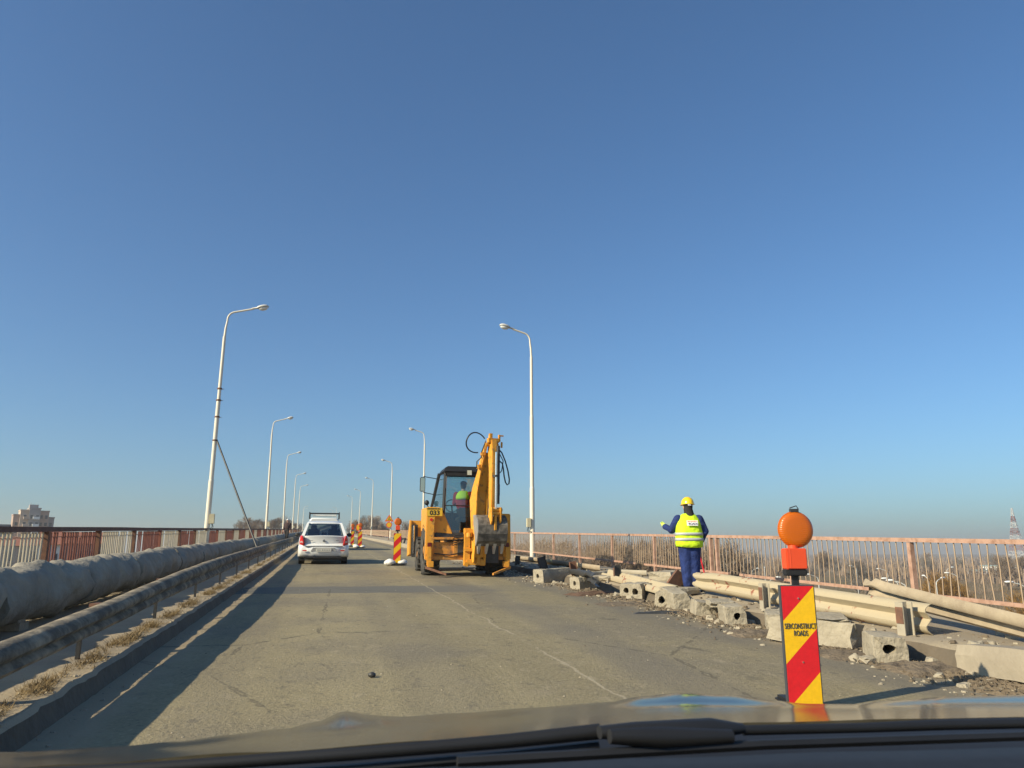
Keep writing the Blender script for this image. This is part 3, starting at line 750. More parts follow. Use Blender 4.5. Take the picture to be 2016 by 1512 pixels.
    for z in (1.01, 1.115):
        q = MB(); rws = []
        for dz in (-.026, .026):
            rws.append([(.2695 * (abs(cos(a)) ** .8) * (1 if cos(a) > 0 else -1), .201 * (abs(sin(a)) ** .8) * (1 if sin(a) > 0 else -1), z + dz) for a in [2 * pi * jj / 40 for jj in range(40)]])
        q.grid(rws, True); o = q.build('reflective_band', M['silver'], root, smooth=70); o.modifiers.new('t', 'SOLIDIFY').thickness = .004
    q = MB(); q.M = Matrix.Translation((.04, -.196, 1.325)) @ Matrix.Rotation(radians(-14), 4, 'X')
    q.box((0, 0, 0), (.21, .01, .105)); q.build('back_patch', M['white'], root)
    mt = Matrix.Translation((.04, -.203, 1.325)) @ Matrix.Rotation(radians(-14), 4, 'X')
    text('SERCONSTRUCT', .032, M['orangeprint'], 'lettering', root, mt @ XZ(0, 0, .032), bold=.0006, sx=.78)
    text('ROADS', .062, M['navy'], 'lettering', root, mt @ XZ(.012, 0, -.018), bold=.0015, sx=.85)
    g = MB(); hand(g, (-.43, .24, 1.275), (-.15, .75, .4), -1, .6); limb(g, [(-.415, .21, 1.265), (-.43, .25, 1.30)], [.045, .042]); rem(g, 'glove', M['glove'], root, .007, 2)
    g = MB(); hand(g, (.24, .15, .965), (-.45, .7, -.4), 1, .6); limb(g, [(.245, .13, .98), (.235, .16, .955)], [.042, .038]); rem(g, 'glove', M['glove'], root, .007, 2)
    for x, y, a in ((-.078, .05, .35), (.09, .07, -.25)):
        f = MB(); f.M = Matrix.Translation((x, y, 0)) @ Matrix.Rotation(a, 4, 'Z'); f.ball((0, .03, .045), (.05, .135, .05), 14, 8); f.ball((0, -.06, .07), (.05, .055, .07), 12, 8)
        f.v = [Vector((q.x, q.y, max(q.z, 0))) for q in f.v]; rem(f, 'shoe', M['blackcloth'], root, .014, 3)
worker()
# red-handled bar leaning behind the worker
a = W(*G(1392, 1150, .2), .2); 
mb = MB(); mb.cyl((0, 0, 0), (-.18, .05, .95), .016, 8); mb.box((.0, 0, .02), (.09, .05, .16)); o = mb.build('hand_tool', mat('red_tool_paint', (.55, .02, .03), .5)); o.location = a
tag(o, 'red hand tool leaning just right of the worker\'s legs', 'tool')

def walker():
    pt = PT(575, 1066, -2.75); s = min(pt.y, 62)
    root = thing('person', 'distant pedestrian in dark clothes and pale cap left of the white car', 'person', W(s, -2.65, .21), (0, 0, radians(160)))
    b = MB(); b.ball((0, .01, 1.62), (.075, .09, .115)); limb(b, [(0, 0, 1.4), (0, 0, 1.55)], [.07, .055]); b.ball((0, 0, 1.15), (.16, .11, .28))
    limb(b, [(-.09, 0, .9), (-.08, .1, .5), (-.085, .12, .09)], [.08, .055, .04]); limb(b, [(.09, 0, .9), (.085, -.03, .5), (.09, -.2, .12)], [.08, .055, .04])
    limb(b, [(-.19, 0, 1.40), (-.24, -.05, 1.12), (-.23, .05, .88)], [.05, .04, .03]); limb(b, [(.19, 0, 1.40), (.24, .02, 1.12), (.24, .14, .90)], [.05, .04, .03])
    hand(b, (-.23, .05, .88), (0, .2, -1), 1, .3, Vector((0, 1, 0))); hand(b, (.24, .14, .9), (0, .3, -1), -1, .3, Vector((0, 1, 0)))
    b.ball((0, .1, 1.61), (.014, .02, .024), 8, 6)
    rem(b, 'body', M['skin'], root, .014, 2)
    j = MB(); j.ball((0, 0, 1.2), (.22, .15, .32)); limb(j, [(-.19, 0, 1.40), (-.25, -.05, 1.12), (-.235, .04, .92)], [.08, .07, .055]); limb(j, [(.19, 0, 1.40), (.25, .02, 1.12), (.245, .12, .93)], [.08, .07, .055]); rem(j, 'jacket', mat('dark_brown_jacket', (.05, .028, .028), .9), root, .02, 4)
    p = MB(); p.ball((0, 0, .92), (.18, .13, .14)); limb(p, [(-.09, 0, .88), (-.08, .1, .5), (-.085, .12, .12)], [.1, .08, .065]); limb(p, [(.09, 0, .88), (.085, -.03, .5), (.09, -.2, .14)], [.1, .08, .065]); rem(p, 'trousers', M['blackcloth'], root, .02, 4)
    c = MB(); c.ball((0, 0, 1.68), (.095, .11, .075)); c.box((0, .12, 1.68), (.12, .09, .015)); c.build('cap', M['white'], root, smooth=50)
    for x, y, z in ((-.085, .16, .05), (.09, -.17, .07)):
        f = MB(); f.ball((x, y, z), (.045, .12, .045)); f.build('shoe', M['brownshoe'], root, smooth=60)
walker()

# ------------------------------------------------------------------ vehicles
def wheel(parent, x, y, r, wd, rimr, rimmat, lugs=0, side=-1):
    w_ = MB(); rows = []
    prof = [(-wd / 2 * .8, rimr), (-wd / 2, rimr + (r - rimr) * .35), (-wd / 2, r * .90), (-wd / 2 * .82, r * .985), (0, r), (wd / 2 * .82, r * .985), (wd / 2, r * .90), (wd / 2, rimr + (r - rimr) * .35), (wd / 2 * .8, rimr)]
    n = 36
    w_.grid([[(x + a, y + q * cos(2 * pi * j / n), r + q * sin(2 * pi * j / n)) for a, q in prof] for j in range(n + 1)])
    if lugs:
        for j in range(lugs):
            for sd in (-1, 1):
                a = 2 * pi * (j + (.25 if sd > 0 else -.25)) / lugs
                cx = x + sd * wd * .24
                w_.box((cx, y + (r + .012) * cos(a), r + (r + .012) * sin(a)), (wd * .5, .05, .06), (a - pi / 2, 0, 0))
    t_ = w_.build('wheel', M['tyre'], parent, smooth=40)
    d = MB()
    for sd in (-1, 1):
        d.tube([(x + sd * wd * .18, y, r), (x + sd * wd * .34, y, r)], [rimr, rimr], 24); d.tube([(x + sd * wd * .3, y, r), (x + sd * wd * .44, y, r)], [rimr * .35, rimr * .3], 12)
    d.build('rim', rimmat, t_, smooth=40)
    return t_
def sedan():
    sC, tC = 28.1, 0.02
    root = thing('white_sedan', 'white sedan driving ahead, seen from behind with pale number plate', 'car', W(sC, tC), (atan(GR), 0, radians(.6)))
    # y=0 at rear bumper, forward +y
    W2 = .87
    st = [ # y, half-width belt, z low, z belt, halfwidth low
        (0.00, .74, .34, .62, .72), (0.03, .80, .29, .66, .79), (.12, .845, .25, .70, .84), (.40, .865, .22, .90, .865), (.9, .87, .21, .93, .87), (1.6, .87, .21, .93, .87), (2.4, .87, .21, .92, .87), (3.2, .865, .21, .90, .865), (3.9, .83, .23, .78, .84), (4.15, .76, .26, .66, .77), (4.24, .66, .34, .55, .66)]
    mb = MB(); rows = []
    for y, wb, zl, zb, wl in st:
        m_ = (zl + zb) / 2
        half = [(0, zl), (wl * .75, zl), (wl * .93, zl + .03), (wl, zl + .10), (wb * 1.0, m_), (wb * .99, zb - .10), (wb * .95, zb - .02), (wb * .86, zb + .012), (wb * .5, zb + .025), (0, zb + .03)]
        ring = [Vector((x, y, z)) for x, z in half] + [Vector((-x, y, z)) for x, z in reversed(half[1:-1])]
        rows.append(ring)
    mb.loft(rows); body = mb.build('body', M['carwhite'], root, smooth=50)
    # boot lid: upright rear face with lip
    mb = MB(); rows = []
    for z, y, w_ in [(.60, .035, .60), (.66, .045, .63), (.76, .05, .66), (.86, .045, .67), (.93, .03, .665), (.965, .02, .65), (.985, .05, .64), (.985, .30, .66), (.975, .52, .66)]:
        rows.append([Vector((x * w_, y + .10 * abs(x) ** 3, z - .02 * x * x)) for x in (-1, -.92, -.75, -.4, 0, .4, .75, .92, 1)])
    mb.grid(rows)
    o = mb.build('boot_lid', M['carwhite'], root, smooth=35); o.modifiers.new('t', 'SOLIDIFY').thickness = .02
    # quarter shoulders beside boot
    for sx in (-1, 1):
        mb = MB()
        mb.loft([[Vector((sx * (a + dx), y, z)) for a, z in ((.60, .58), (.83, .58), (.852, .74), (.835, .90), (.78, .965), (.62, .975))] for y, dx in ((.14, -.012), (.18, 0), (.5, .012), (1.0, .012))])
        mb.build('rear_wing', M['carwhite'], root, smooth=50)
    # bumper
    mb = MB(); rows = []
    for z, y in [(.24, .06), (.30, -.02), (.42, -.055), (.54, -.06), (.60, -.035), (.625, .03), (.63, .12)]:
        rows.append([Vector((x * .865, y + .30 * abs(x) ** 5, z)) for x in (-1, -.97, -.9, -.75, -.4, 0, .4, .75, .9, .97, 1)])
    mb.grid(rows); o = mb.build('bumper', M['carwhite'], root, smooth=50); o.modifiers.new('t', 'SOLIDIFY').thickness = .03
    mb = MB(); mb.prism([(-.44, -.062, .45), (.44, -.062, .45), (.36, -.066, .575), (-.36, -.066, .575)], (0, .03, 0), None); pr = mb.build('plate_recess', mat('grey_recess', (.30, .30, .29), .6), root)
    mb = MB(); mb.box((0, -.078, .49), (.52, .014, .11)); mb.build('number_plate', M['plate'], root, bevel=.004)
    mb = MB(); 
    for i in range(7): mb.box((-.19 + i * .062 + (.02 if i > 1 else 0), -.0865, .49), (.034, .003, .05))
    mb.build('plate_characters', mat('plate_grey', (.25, .25, .23), .6), root)
    mb = MB()
    for sx in (-1, 1): mb.box((sx * .64, -.045, .475), (.14, .02, .035), (0, 0, sx * .12))
    mb.build('reflector', M['red_lens'], root)
    mb = MB(); mb.tube([(-.32, -.07, .285), (-.32, .4, .285)], .035, 12); mb.build('exhaust', M['steel_dk'], root)
    mb = MB(); mb.box((0, .9, .20), (1.3, 1.6, .10)); mb.box((0, .05, .235), (1.2, .25, .04)); mb.build('underbody', M['blackplastic'], root)
    for sx in (-1, 1):
        a, l, r_ = (.70, .862, -.01)
        mb = MB(); rows = []
        for z, x0, x1 in [(.64, .645, .815), (.74, .665, .83), (.86, .69, .82), (.94, .715, .80), (.98, .735, .775)]:
            rows.append([Vector((sx * (x0 + (x1 - x0) * u), .105 - .05 * (1 - u) + .15 * u ** 3 - .045, z)) for u in (0, .35, .7, .9, 1)])
        mb.grid(rows); lo = mb.build('tail_light', M['red_lens'], root, smooth=60); so = lo.modifiers.new('t', 'SOLIDIFY'); so.thickness = .045; so.offset = 0
        mb = MB(); mb.box((sx * .757, .028, .765), (.10, .016, .06), (0, 0, sx * .3)); mb.build('reversing_lens', M['clear_lens'], lo)
        # glossy mirror
        mb = MB(); mb.ball((sx * .96, 2.75, .99), (.10, .06, .075), 12, 8); mb.box((sx * .87, 2.77, .955), (.12, .04, .03)); mb.build('door_mirror', M['blackplastic'], root, smooth=50)
    # greenhouse
    zb = .955; zt = 1.40
    mb = MB(); rows = []
    for y, wd, z in [(.98, .575, 1.405), (1.05, .60, 1.44), (1.4, .615, 1.485), (2.0, .62, 1.50), (2.5, .61, 1.475), (2.68, .59, 1.43)]:
        rows.append([Vector((x * wd, y, z + dz)) for x, dz in ((-1, -.045), (-.93, -.012), (-.5, .006), (0, .01), (.5, .006), (.93, -.012), (1, -.045), (.9, -.06), (0, -.04), (-.9, -.06))])
    mb.loft(rows); mb.build('roof', M['carwhite'], root, smooth=50)
    mb = MB()
    def pil(a, b, w1=.05, w2=.07): 
        a, b = Vector(a), Vector(b)
        mb.hull8([a + Vector((-w1, -w2, 0)), a + Vector((w1, -w2, 0)), a + Vector((w1, w2, 0)), a + Vector((-w1, w2, 0)), b + Vector((-w1 * .7, -w2, 0)), b + Vector((w1 * .7, -w2, 0)), b + Vector((w1 * .7, w2, 0)), b + Vector((-w1 * .7, w2, 0))])
    for sx in (-1, 1):
        pil((sx * .745, .62, .93), (sx * .575, 1.06, 1.43), .055, .13); pil((sx * .79, 1.75, .93), (sx * .60, 1.8, 1.45), .02, .05); pil((sx * .76, 3.25, .93), (sx * .59, 2.62, 1.43), .03, .05)
    mb.build('pillar', M['carwhite'], root)
    mb = MB(); mb.add([(-.70, .52, .965), (.70, .52, .965), (.535, .975, 1.40), (-.535, .975, 1.40)], [(0, 1, 2, 3)]); mb.build('rear_window', M['glassdk'], root)
    mb = MB(); mb.add([(-.70, 3.3, .95), (.70, 3.3, .95), (.54, 2.68, 1.42), (-.54, 2.68, 1.42)], [(0, 1, 2, 3)]); mb.build('windscreen', M['glassdk'], root)
    for sx in (-1, 1): mb = MB(); mb.add([(sx * .775, .75, .95), (sx * .775, 3.2, .95), (sx * .60, 2.62, 1.42), (sx * .60, 1.1, 1.42)], [(0, 1, 2, 3)]); mb.build('side_window', M['glassdk'], root)
    mb = MB(); mb.box((0, 1.3, .92), (1.35, .4, .12))
    for x in (-.36, 0, .36): mb.box((x, 1.22, 1.04), (.25 if x else .18, .10, .16 if x else .10))
    for x in (-.37, .37): mb.box((x, 2.0, 1.08), (.42, .12, .25)); mb.box((x, 1.98, 1.27), (.22, .08, .16))
    mb.build('seats', M['seat'], root, bevel=.02)
    mb = MB()
    for sx in (-1, 1): mb.box((sx * .655, .04, .76), (.010, .03, .26), (0, sx * .12, 0))
    mb.box((0, -.02, .618), (1.28, .05, .012)); mb.build('panel_gap', M['blackplastic'], root)
    mb = MB(); mb.box((0, .024, .80), (.075, .012, .07), (0, pi / 4, 0)); mb.box((0, .012, .80), (.035, .006, .035), (0, pi / 4, 0)); mb.build('badge', mat('grey_badge', (.22, .23, .24), .3, metal=.8), root)
    mb = MB(); mb.box((-.46, .032, .815), (.15, .006, .016)); mb.box((.46, .032, .815), (.12, .006, .022)); mb.box((0, .028, .665), (.07, .01, .02)); mb.build('trim_lettering', mat('grey_letters', (.30, .31, .31), .4, metal=.5), root)
    for x in (-.735, .735):
        for y in (.78, 3.42): wheel(root, x, y, .30, .185, .19, M['steel_dk'])
    mb = MB()
    for x in (-.735, .735):
        mb.tube([(x * 1.0 - .1, .78, .31), (x + .1, .78, .31)], .345, 24); 
    mb.build('wheel_arch', M['blackplastic'], root)
    mb = MB()
    for x in (-.74, .74): mb.box((x, .38, .22), (.19, .015, .20))
    mb.build('mud_flap', M['blackplastic'], root)
sedan()
def van():
    root = thing('white_van', 'white van with black roof rack, mostly hidden ahead of the white sedan', 'van', W(47, .02), (atan(GR), 0, 0))
    mb = MB(); rows = []
    for y, hw, z1 in [(0, .86, 1.80), (.06, .90, 1.86), (2.6, .90, 1.88), (3.4, .84, 1.78), (3.9, .86, 1.15), (4.4, .80, .95), (4.5, .72, .8)]:
        rows.append([Vector((x * hw, y, z)) for x, z in ((-1, .3), (1, .3), (1, z1 * .55), (.92, z1 * .93), (.78, z1), (-.78, z1), (-.92, z1 * .93), (-1, z1 * .55))])
    mb.loft(rows); mb.build('body', M['carwhite'], root, smooth=40)
    mb = MB(); mb.box((0, -.004, 1.4), (1.3, .02, .5)); mb.build('rear_window', M['window'], root)
    for sx in (-1, 1):
        mb = MB(); mb.box((sx * .82, -.01, .95), (.12, .04, .3)); mb.build('tail_light', M['red_lens'], root)
    mb = MB(); 
    for y in (.3, 1.5, 2.7): 
        mb.cyl((-.86, y, 2.13), (.86, y, 2.13), .02, 8)
        for x in (-.86, .86): mb.cyl((x, y, 1.8), (x, y, 2.2), .022, 6)
    for x in (-.86, .86): mb.cyl((x, .2, 2.13), (x, 2.9, 2.13), .022, 6)
    mb.build('roof_rack', M['blackplastic'], root)
    mb = MB(); mb.box((0, 1.5, 2.02), (1.35, 2.2, .07)); mb.build('roof_panel', M['carwhite'], root)
    for x in (-.76, .76):
        for y in (.8, 3.6): wheel(root, x, y, .32, .2, .2, M['steel_dk'])
van()

def backhoe():
    root = thing('backhoe_loader', 'orange backhoe loader numbered 033 seen from behind with raised digging arm', 'backhoe', W(20.4, 3.72), (atan(GR), 0, radians(-1.5)))
    O = M['orange']; root.scale = (1, 1, .965)
    # rear-axle wheels at y=1.1
    for x in (-.90, .90): wheel(root, x, 1.05, .68, .42, .34, M['orange_d'], lugs=22)
    for x in (-.93, .93): wheel(root, x, 3.25, .50, .30, .26, M['orange_d'], lugs=18)
    # rear side columns (stabiliser housings)
    for sx in (-1, 1):
        mb = MB(); mb.hull8([(sx * 1.14, -.02, .45), (sx * .94, -.02, .45), (sx * .94, .22, .45), (sx * 1.14, .22, .45), (sx * 1.12, -.02, 1.70 if sx > 0 else 1.86), (sx * .88, -.02, 1.70 if sx > 0 else 1.86), (sx * .88, .22, 1.7 if sx > 0 else 1.86), (sx * 1.12, .22, 1.7 if sx > 0 else 1.86)])
        mb.build('stabiliser_column', O, root, bevel=.02)
    # rear fenders, sloped panel with plate
    mb = MB(); mb.prism([(-1.10, .10, 1.86), (-1.10, .10, 1.20), (-.40, .10, 1.12), (-.42, .10, 1.18), (-.62, .10, 1.62), (-.76, .10, 1.86)], (0, 1.7, 0), None)
    mb.build('rear_fender', O, root, bevel=.02)
    mb = MB(); mb.prism([(1.10, .10, 1.66), (1.10, .10, 1.20), (.50, .10, 1.12), (.55, .10, 1.5), (.76, .10, 1.66)], (0, 1.7, 0), None); mb.build('rear_fender', O, root, bevel=.02)
    mb = MB(); mb.box((0, .30, 1.12), (1.75, .4, .12)); mb.box((-.35, .085, 1.03), (1.0, .05, .14)); mb.build('dark_valance', M['steel_dk'], root, bevel=.02)
    # chassis / backhoe frame
    mb = MB(); mb.box((0, .06, .50), (1.9, .12, .10)); mb.box((0, .12, .72), (1.9, .10, .40)); mb.box((0, 1.6, .75), (.8, 3.2, .42)); mb.box((-.05, .02, 1.02), (1.9, .09, .07)); mb.build('rear_frame', M['orange_d'], root, bevel=.012)
    mb = MB(); mb.box((0, 3.25, .52), (1.6, .25, .22)); mb.box((0, 1.05, .68), (1.5, .3, .3)); mb.build('axle', M['steel_dk'], root, bevel=.03)
    # bonnet
    mb = MB(); mb.hull8([(-.5, 2.4, 1.0), (.5, 2.4, 1.0), (.42, 4.0, 1.0), (-.42, 4.0, 1.0), (-.46, 2.4, 1.68), (.46, 2.4, 1.68), (.38, 4.0, 1.5), (-.38, 4.0, 1.5)]); mb.build('bonnet', O, root, bevel=.05)
    # plate
    mb = MB(); mb.box((-.915, -.03, 1.70), (.40, .012, .16)); mb.box((-.93, -.03, 1.815), (.42, .012, .055)); mb.box((-.85, .03, 1.74), (.2, .12, .2)); mb.build('number_panel', M['yellow_plate'], root)
    text('033', .17, M['black_text'], 'number', root, XZ(-.915, -.038, 1.70), bold=.006, sx=1.05)
    mb = MB(); rr = random.Random(4); x = -1.13
    while x < -.80:
        w_ = rr.uniform(.012, .03); mb.box((x + .02, -.038, 1.815), (w_, .004, .032)); x += w_ + .01
    mb.build('small_lettering', M['black_text'], root)
    for sx in (-1, 1):
        mb = MB(); mb.box((sx * 1.03, -.03, .80), (.11, .03, .22)); mb.build('tail_light', mat('dark_red_light', (.13, .012, .01), .3), root, bevel=.01)
        mb = MB(); mb.cyl((sx * (1.0), -.032, 1.52 if sx < 0 else 1.40), (sx * 1.0, -.02, 1.52 if sx < 0 else 1.40), .04, 14); mb.build('round_reflector', M['red_lens'], root)
        # stabiliser leg and foot
        mb = MB(); mb.box((sx * 1.04, -.06, .55), (.12, .10, .5)); mb.box((sx * 1.0, -.05, .34), (.16, .16, .16)); mb.build('stabiliser_leg', O, root, bevel=.012)
        mb = MB(); mb.hull8([(sx * 1.12, -.12, .22), (sx * .62, -.34, .06), (sx * .60, -.24, .06), (sx * 1.12, .02, .22), (sx * 1.12, -.12, .29), (sx * .62, -.34, .11), (sx * .60, -.24, .11), (sx * 1.12, .02, .29)]); mb.build('stabiliser_foot', M['rust'] if sx < 0 else M['orange_d'], root)
    # cab
    zf, zr_ = 1.15, 3.0
    P = {'rl': (-.66, .30, 1.1), 'rr': (.66, .30, 1.1), 'RL': (-.60, .42, 2.88), 'RR': (.60, .42, 2.88), 'fl': (-.80, 2.15, 1.75), 'FL': (-.62, 1.75, 2.90), 'fr': (.80, 2.15, 1.75), 'FR': (.62, 1.75, 2.90), 'ml': (-.80, 1.2, 1.1), 'ML': (-.66, 1.05, 2.9)}
    mb = MB()
    for a, b in (('rl', 'RL'), ('rr', 'RR'), ('fl', 'FL'), ('fr', 'FR')): mb.tube([P[a], P[b]], .045, 8)
    mb.tube([(-.80, 2.15, 1.75), (-.80, 1.6, 1.15), (-.72, .4, 1.12)], .04, 8); mb.tube([(.80, 2.15, 1.75), (.80, 1.6, 1.15), (.72, .4, 1.12)], .04, 8)
    mb.tube([(-.80, 2.15, 1.72), (.80, 2.15, 1.72)], .05, 8); mb.tube([P['rl'], (-.78, .8, 1.12)], .04, 8)
    mb.box((0, .30, 1.12), (1.32, .08, .10)); mb.build('cab_frame', M['blackplastic'], root, smooth=40)
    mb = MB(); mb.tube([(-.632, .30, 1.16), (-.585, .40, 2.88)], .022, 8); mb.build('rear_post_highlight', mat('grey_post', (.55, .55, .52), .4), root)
    mb = MB(); mb.hull8([(-.68, .26, 2.84), (.68, .26, 2.84), (.66, 1.95, 2.84), (-.66, 1.95, 2.84), (-.58, .36, 3.02), (.58, .36, 3.02), (.54, 1.8, 3.02), (-.54, 1.8, 3.02)]); mb.box((0, .27, 2.78), (1.22, .06, .14)); mb.build('cab_roof', M['blackplastic'], root, bevel=.04)
    mb = MB(); mb.box((.02, .20, 2.83), (.16, .07, .17)); wl = mb.build('work_light', M['blackplastic'], root, bevel=.01)
    mb = MB(); mb.box((.02, .162, 2.83), (.12, .01, .13)); mb.build('work_light_lens', mat('work_lens', (.55, .55, .45), .2), wl)
    mb = MB(); mb.add([P['rl'], P['rr'], P['RR'], P['RL']], [(0, 1, 2, 3)]); mb.build('rear_window', M['glasscab'], root)
    mb = MB(); mb.add([(-.66, .30, 1.12), (-.80, 1.6, 1.15), (-.80, 2.15, 1.75), (-.62, 1.75, 2.88), (-.60, .42, 2.88)], [(0, 1, 2, 3, 4)]); mb.build('side_window', M['glasscab'], root); mb = MB(); mb.add([(.66, .30, 1.12), (.80, 1.6, 1.15), (.80, 2.15, 1.75), (.62, 1.75, 2.88), (.60, .42, 2.88)], [(0, 1, 2, 3, 4)]); mb.build('side_window', M['glasscab'], root)
    mb = MB(); mb.add([P['fl'], P['fr'], P['FR'], P['FL']], [(0, 1, 2, 3)]); mb.build('front_window', M['glasscab'], root)
    mb = MB(); mb.tube([(-.62, .27, 1.92), (.60, .27, 1.92)], .012, 6); mb.box((0, 1.0, 1.12), (1.4, 1.3, .08)); mb.box((0, 1.95, 1.5), (1.3, .3, .5)); mb.build('cab_floor', M['blackplastic'], root)
    mb = MB(); mb.box((.05, 1.0, 1.55), (.5, .5, .12)); mb.box((.05, .80, 1.72), (.46, .1, .30), (-.15, 0, 0)); mb.box((.05, 1.0, 1.35), (.3, .3, .3)); mb.build('driver_seat', M['seat'], root, bevel=.03)
    mb = MB(); mb.tube([(-.25 + .0 + .18 * cos(a), 1.62 + .05 * sin(a), 1.95 + .18 * sin(a)) for a in [2 * pi * i / 20 for i in range(21)]], .014, 6, False); mb.tube([(-.25, 1.62, 1.95), (-.2, 1.8, 1.6)], .02, 6); mb.build('steering_wheel', M['blackplastic'], root)
    # left mirrors
    mb = MB(); mb.tube([(-.66, 1.5, 2.72), (-1.1, 1.35, 2.78)], .012, 6); mb.tube([(-.74, 1.8, 2.28), (-1.1, 1.35, 2.32)], .012, 6); mb.tube([(-1.1, 1.35, 2.34), (-1.1, 1.35, 2.78)], .012, 6); arm = mb.build('mirror_arm', M['blackplastic'], root)
    mb = MB(); mb.box((-1.13, 1.33, 2.55), (.15, .05, .42)); mh = mb.build('side_mirror', M['blackplastic'], root, bevel=.02)
    mb = MB(); mb.box((-1.13, 1.302, 2.55), (.12, .006, .38)); mb.build('mirror_glass', M['mirror'], mh)
    mb = MB(); mb.box((.98, 1.2, 2.42), (.16, .06, .34)); mb.tube([(.66, 1.3, 2.55), (.98, 1.2, 2.5)], .012, 6); mh = mb.build('side_mirror', M['blackplastic'], root, bevel=.02)
    mb = MB(); mb.box((.98, 1.166, 2.42), (.13, .006, .30)); mb.build('mirror_glass', M['mirror'], mh)
    mb = MB(); mb.ball((-.92, 2.1, 2.05), (.07, .08, .08)); mb.tube([(-.92, 2.1, 2.0), (-.80, 2.1, 1.8)], .015, 6); mb.build('headlight', M['blackplastic'], root, smooth=50)
    # front loader bucket and arms
    mb = MB(); A = [(3.9, .50), (4.9, .38), (5.0, .46), (4.35, .63), (4.1, 1.03), (4.05, 1.52), (3.95, 1.54), (3.9, 1.1)]
    mb.prism([(-1.22, y, z) for y, z in A], (2.44, 0, 0), None)
    for sx in (-1.24, 1.20): mb.prism([(sx, y, z) for y, z in [(3.9, .48), (4.9, .38), (4.75, 1.0), (4.15, 1.56), (3.88, 1.54)]], (.04, 0, 0), None)
    mb.build('loader_bucket', O, root)
    mb = MB(); 
    for sx in (-1, 1): mb.prism([(sx * .62 - .05, y, z) for y, z in [(1.9, 1.35), (2.0, 1.55), (3.3, 1.5), (4.0, .95), (3.95, .72), (3.1, 1.25)]], (.1, 0, 0), None)
    mb.build('loader_arm', O, root, bevel=.01)
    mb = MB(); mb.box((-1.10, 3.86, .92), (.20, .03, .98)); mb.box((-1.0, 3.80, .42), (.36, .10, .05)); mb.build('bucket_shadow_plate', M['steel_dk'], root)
    mb = MB(); mb.cyl((-1.13, 3.80, .5), (-1.13, 3.80, 1.38), .025, 10); mb.build('bucket_ram', M['chrome'], root)
    # valve bank (row of hoses)
    mb = MB()
    for i in range(5): 
        z = .86 + i * .06; mb.tube([(-.42, -.02, z - .03), (-.38, -.10, z), (-.15, -.10, z + .02), (-.10, .02, z)], .012, 6)
    mb.box((-.12, -.04, .98), (.05, .06, .32)); mb.build('hydraulic_hose', M['hose'], root)
    mb = MB(); mb.box((-.12, .02, .74), (.34, .12, .34)); mb.box((.55, .02, .62), (.5, .12, .5)); mb.build('cavity_shade_box', M['steel_dk'], root)  # dark boxes put in as the shade in the rear frame's hollows
    mb = MB(); mb.tube([(-.9, -.01, .62), (-.5, -.04, .58), (-.1, -.06, .66), (.2, -.08, .6)], .018, 6); mb.tube([(-.3, -.05, 1.0), (-.1, -.12, .9), (.1, -.15, .55)], .018, 6); mb.tube([(.1, -.2, .9), (.25, -.3, .6), (.3, -.25, 1.0)], .018, 6); mb.build('hydraulic_hose', M['hose'], root, smooth=60)
    # kingpost carriage
    kx = .22; mb = MB()
    mb.box((kx - .28, -.10, .80), (.16, .22, 1.00)); mb.box((kx - .22, -.16, 1.22), (.26, .25, .10)); mb.box((kx - .15, -.16, .72), (.42, .2, .09)); mb.box((kx - .05, -.12, .40), (.5, .25, .16)); mb.cyl((kx - .25, -.3, 1.06), (kx - .25, -.3, 1.18), .08, 12); mb.cyl((kx + .0, -.22, .35), (kx + .0, -.22, 1.3), .07, 12); mb.box((kx + .15, -.05, .6), (.12, .2, .6))
    mb.box((kx - .3, -.15, .36), (.12, .2, .12), (.2, .3, 0)); mb.build('kingpost', O, root, bevel=.012)
    # boom assembly in a vertical plane swung to the right
    sw = radians(14); Mx = Matrix.Translation((kx, -.18, 0)) @ Matrix.Rotation(sw, 4, 'Z') @ Matrix.Diagonal((1, 1, .875, 1))
    # local: x = width, y = -reach (towards rear), z up
    def pl(poly, w0, w1, name, m, bev=.012, par=root):
        mb = MB(); mb.M = Mx; mb.prism([(w0, -r, z) for r, z in poly], (w1 - w0, 0, 0), None); return mb.build(name, m, par, bevel=bev)
    boomL = [(-.02, .45), (.12, .45), (.22, 1.1), (.24, 1.9), (.28, 2.55), (.50, 3.2), (.74, 3.75), (.86, 4.0), (.72, 4.08), (.58, 3.85), (.30, 3.25), (-.02, 2.75), (-.20, 2.35), (-.10, 1.6), (-.06, 1.0)]
    for a, b in ((-.17, -.13), (.13, .17)): pl(boomL, a, b, 'boom', O, .004)
    core = [(.0, .6), (.10, .6), (.16, 1.2), (.18, 1.95), (.22, 2.6), (.44, 3.2), (.66, 3.72), (.62, 3.78), (.26, 3.2), (.0, 2.7), (-.12, 2.3), (-.04, 1.6), (0, 1.0)]
    pl(core, -.132, .132, 'boom_core', O, 0)
    dip = [(.78, 4.18), (.96, 4.14), (1.02, 3.8), (1.02, 3.0), (1.0, 2.3), (.96, 1.95), (.84, 1.95), (.80, 2.4), (.80, 3.2), (.72, 3.85)]
    pl(dip, -.075, .075, 'dipper', O)
    mb = MB(); mb.M = Mx
    mb.cyl((-.18, -.80, 4.0), (.18, -.80, 4.0), .06, 12); mb.box((0, -.88, 4.12), (.30, .12, .14)); mb.box((-.06, -.86, 4.26), (.08, .10, .16)); mb.box((.17, -.9, 4.2), (.05, .06, .22)); mb.box((.23, -.9, 4.28), (.12, .05, .04)); mb.box((.24, -.9, 4.0), (.04, .05, .18)); mb.box((-.20, -.70, 3.72), (.10, .12, .10))
    mb.build('boom_head', O, root, bevel=.008)
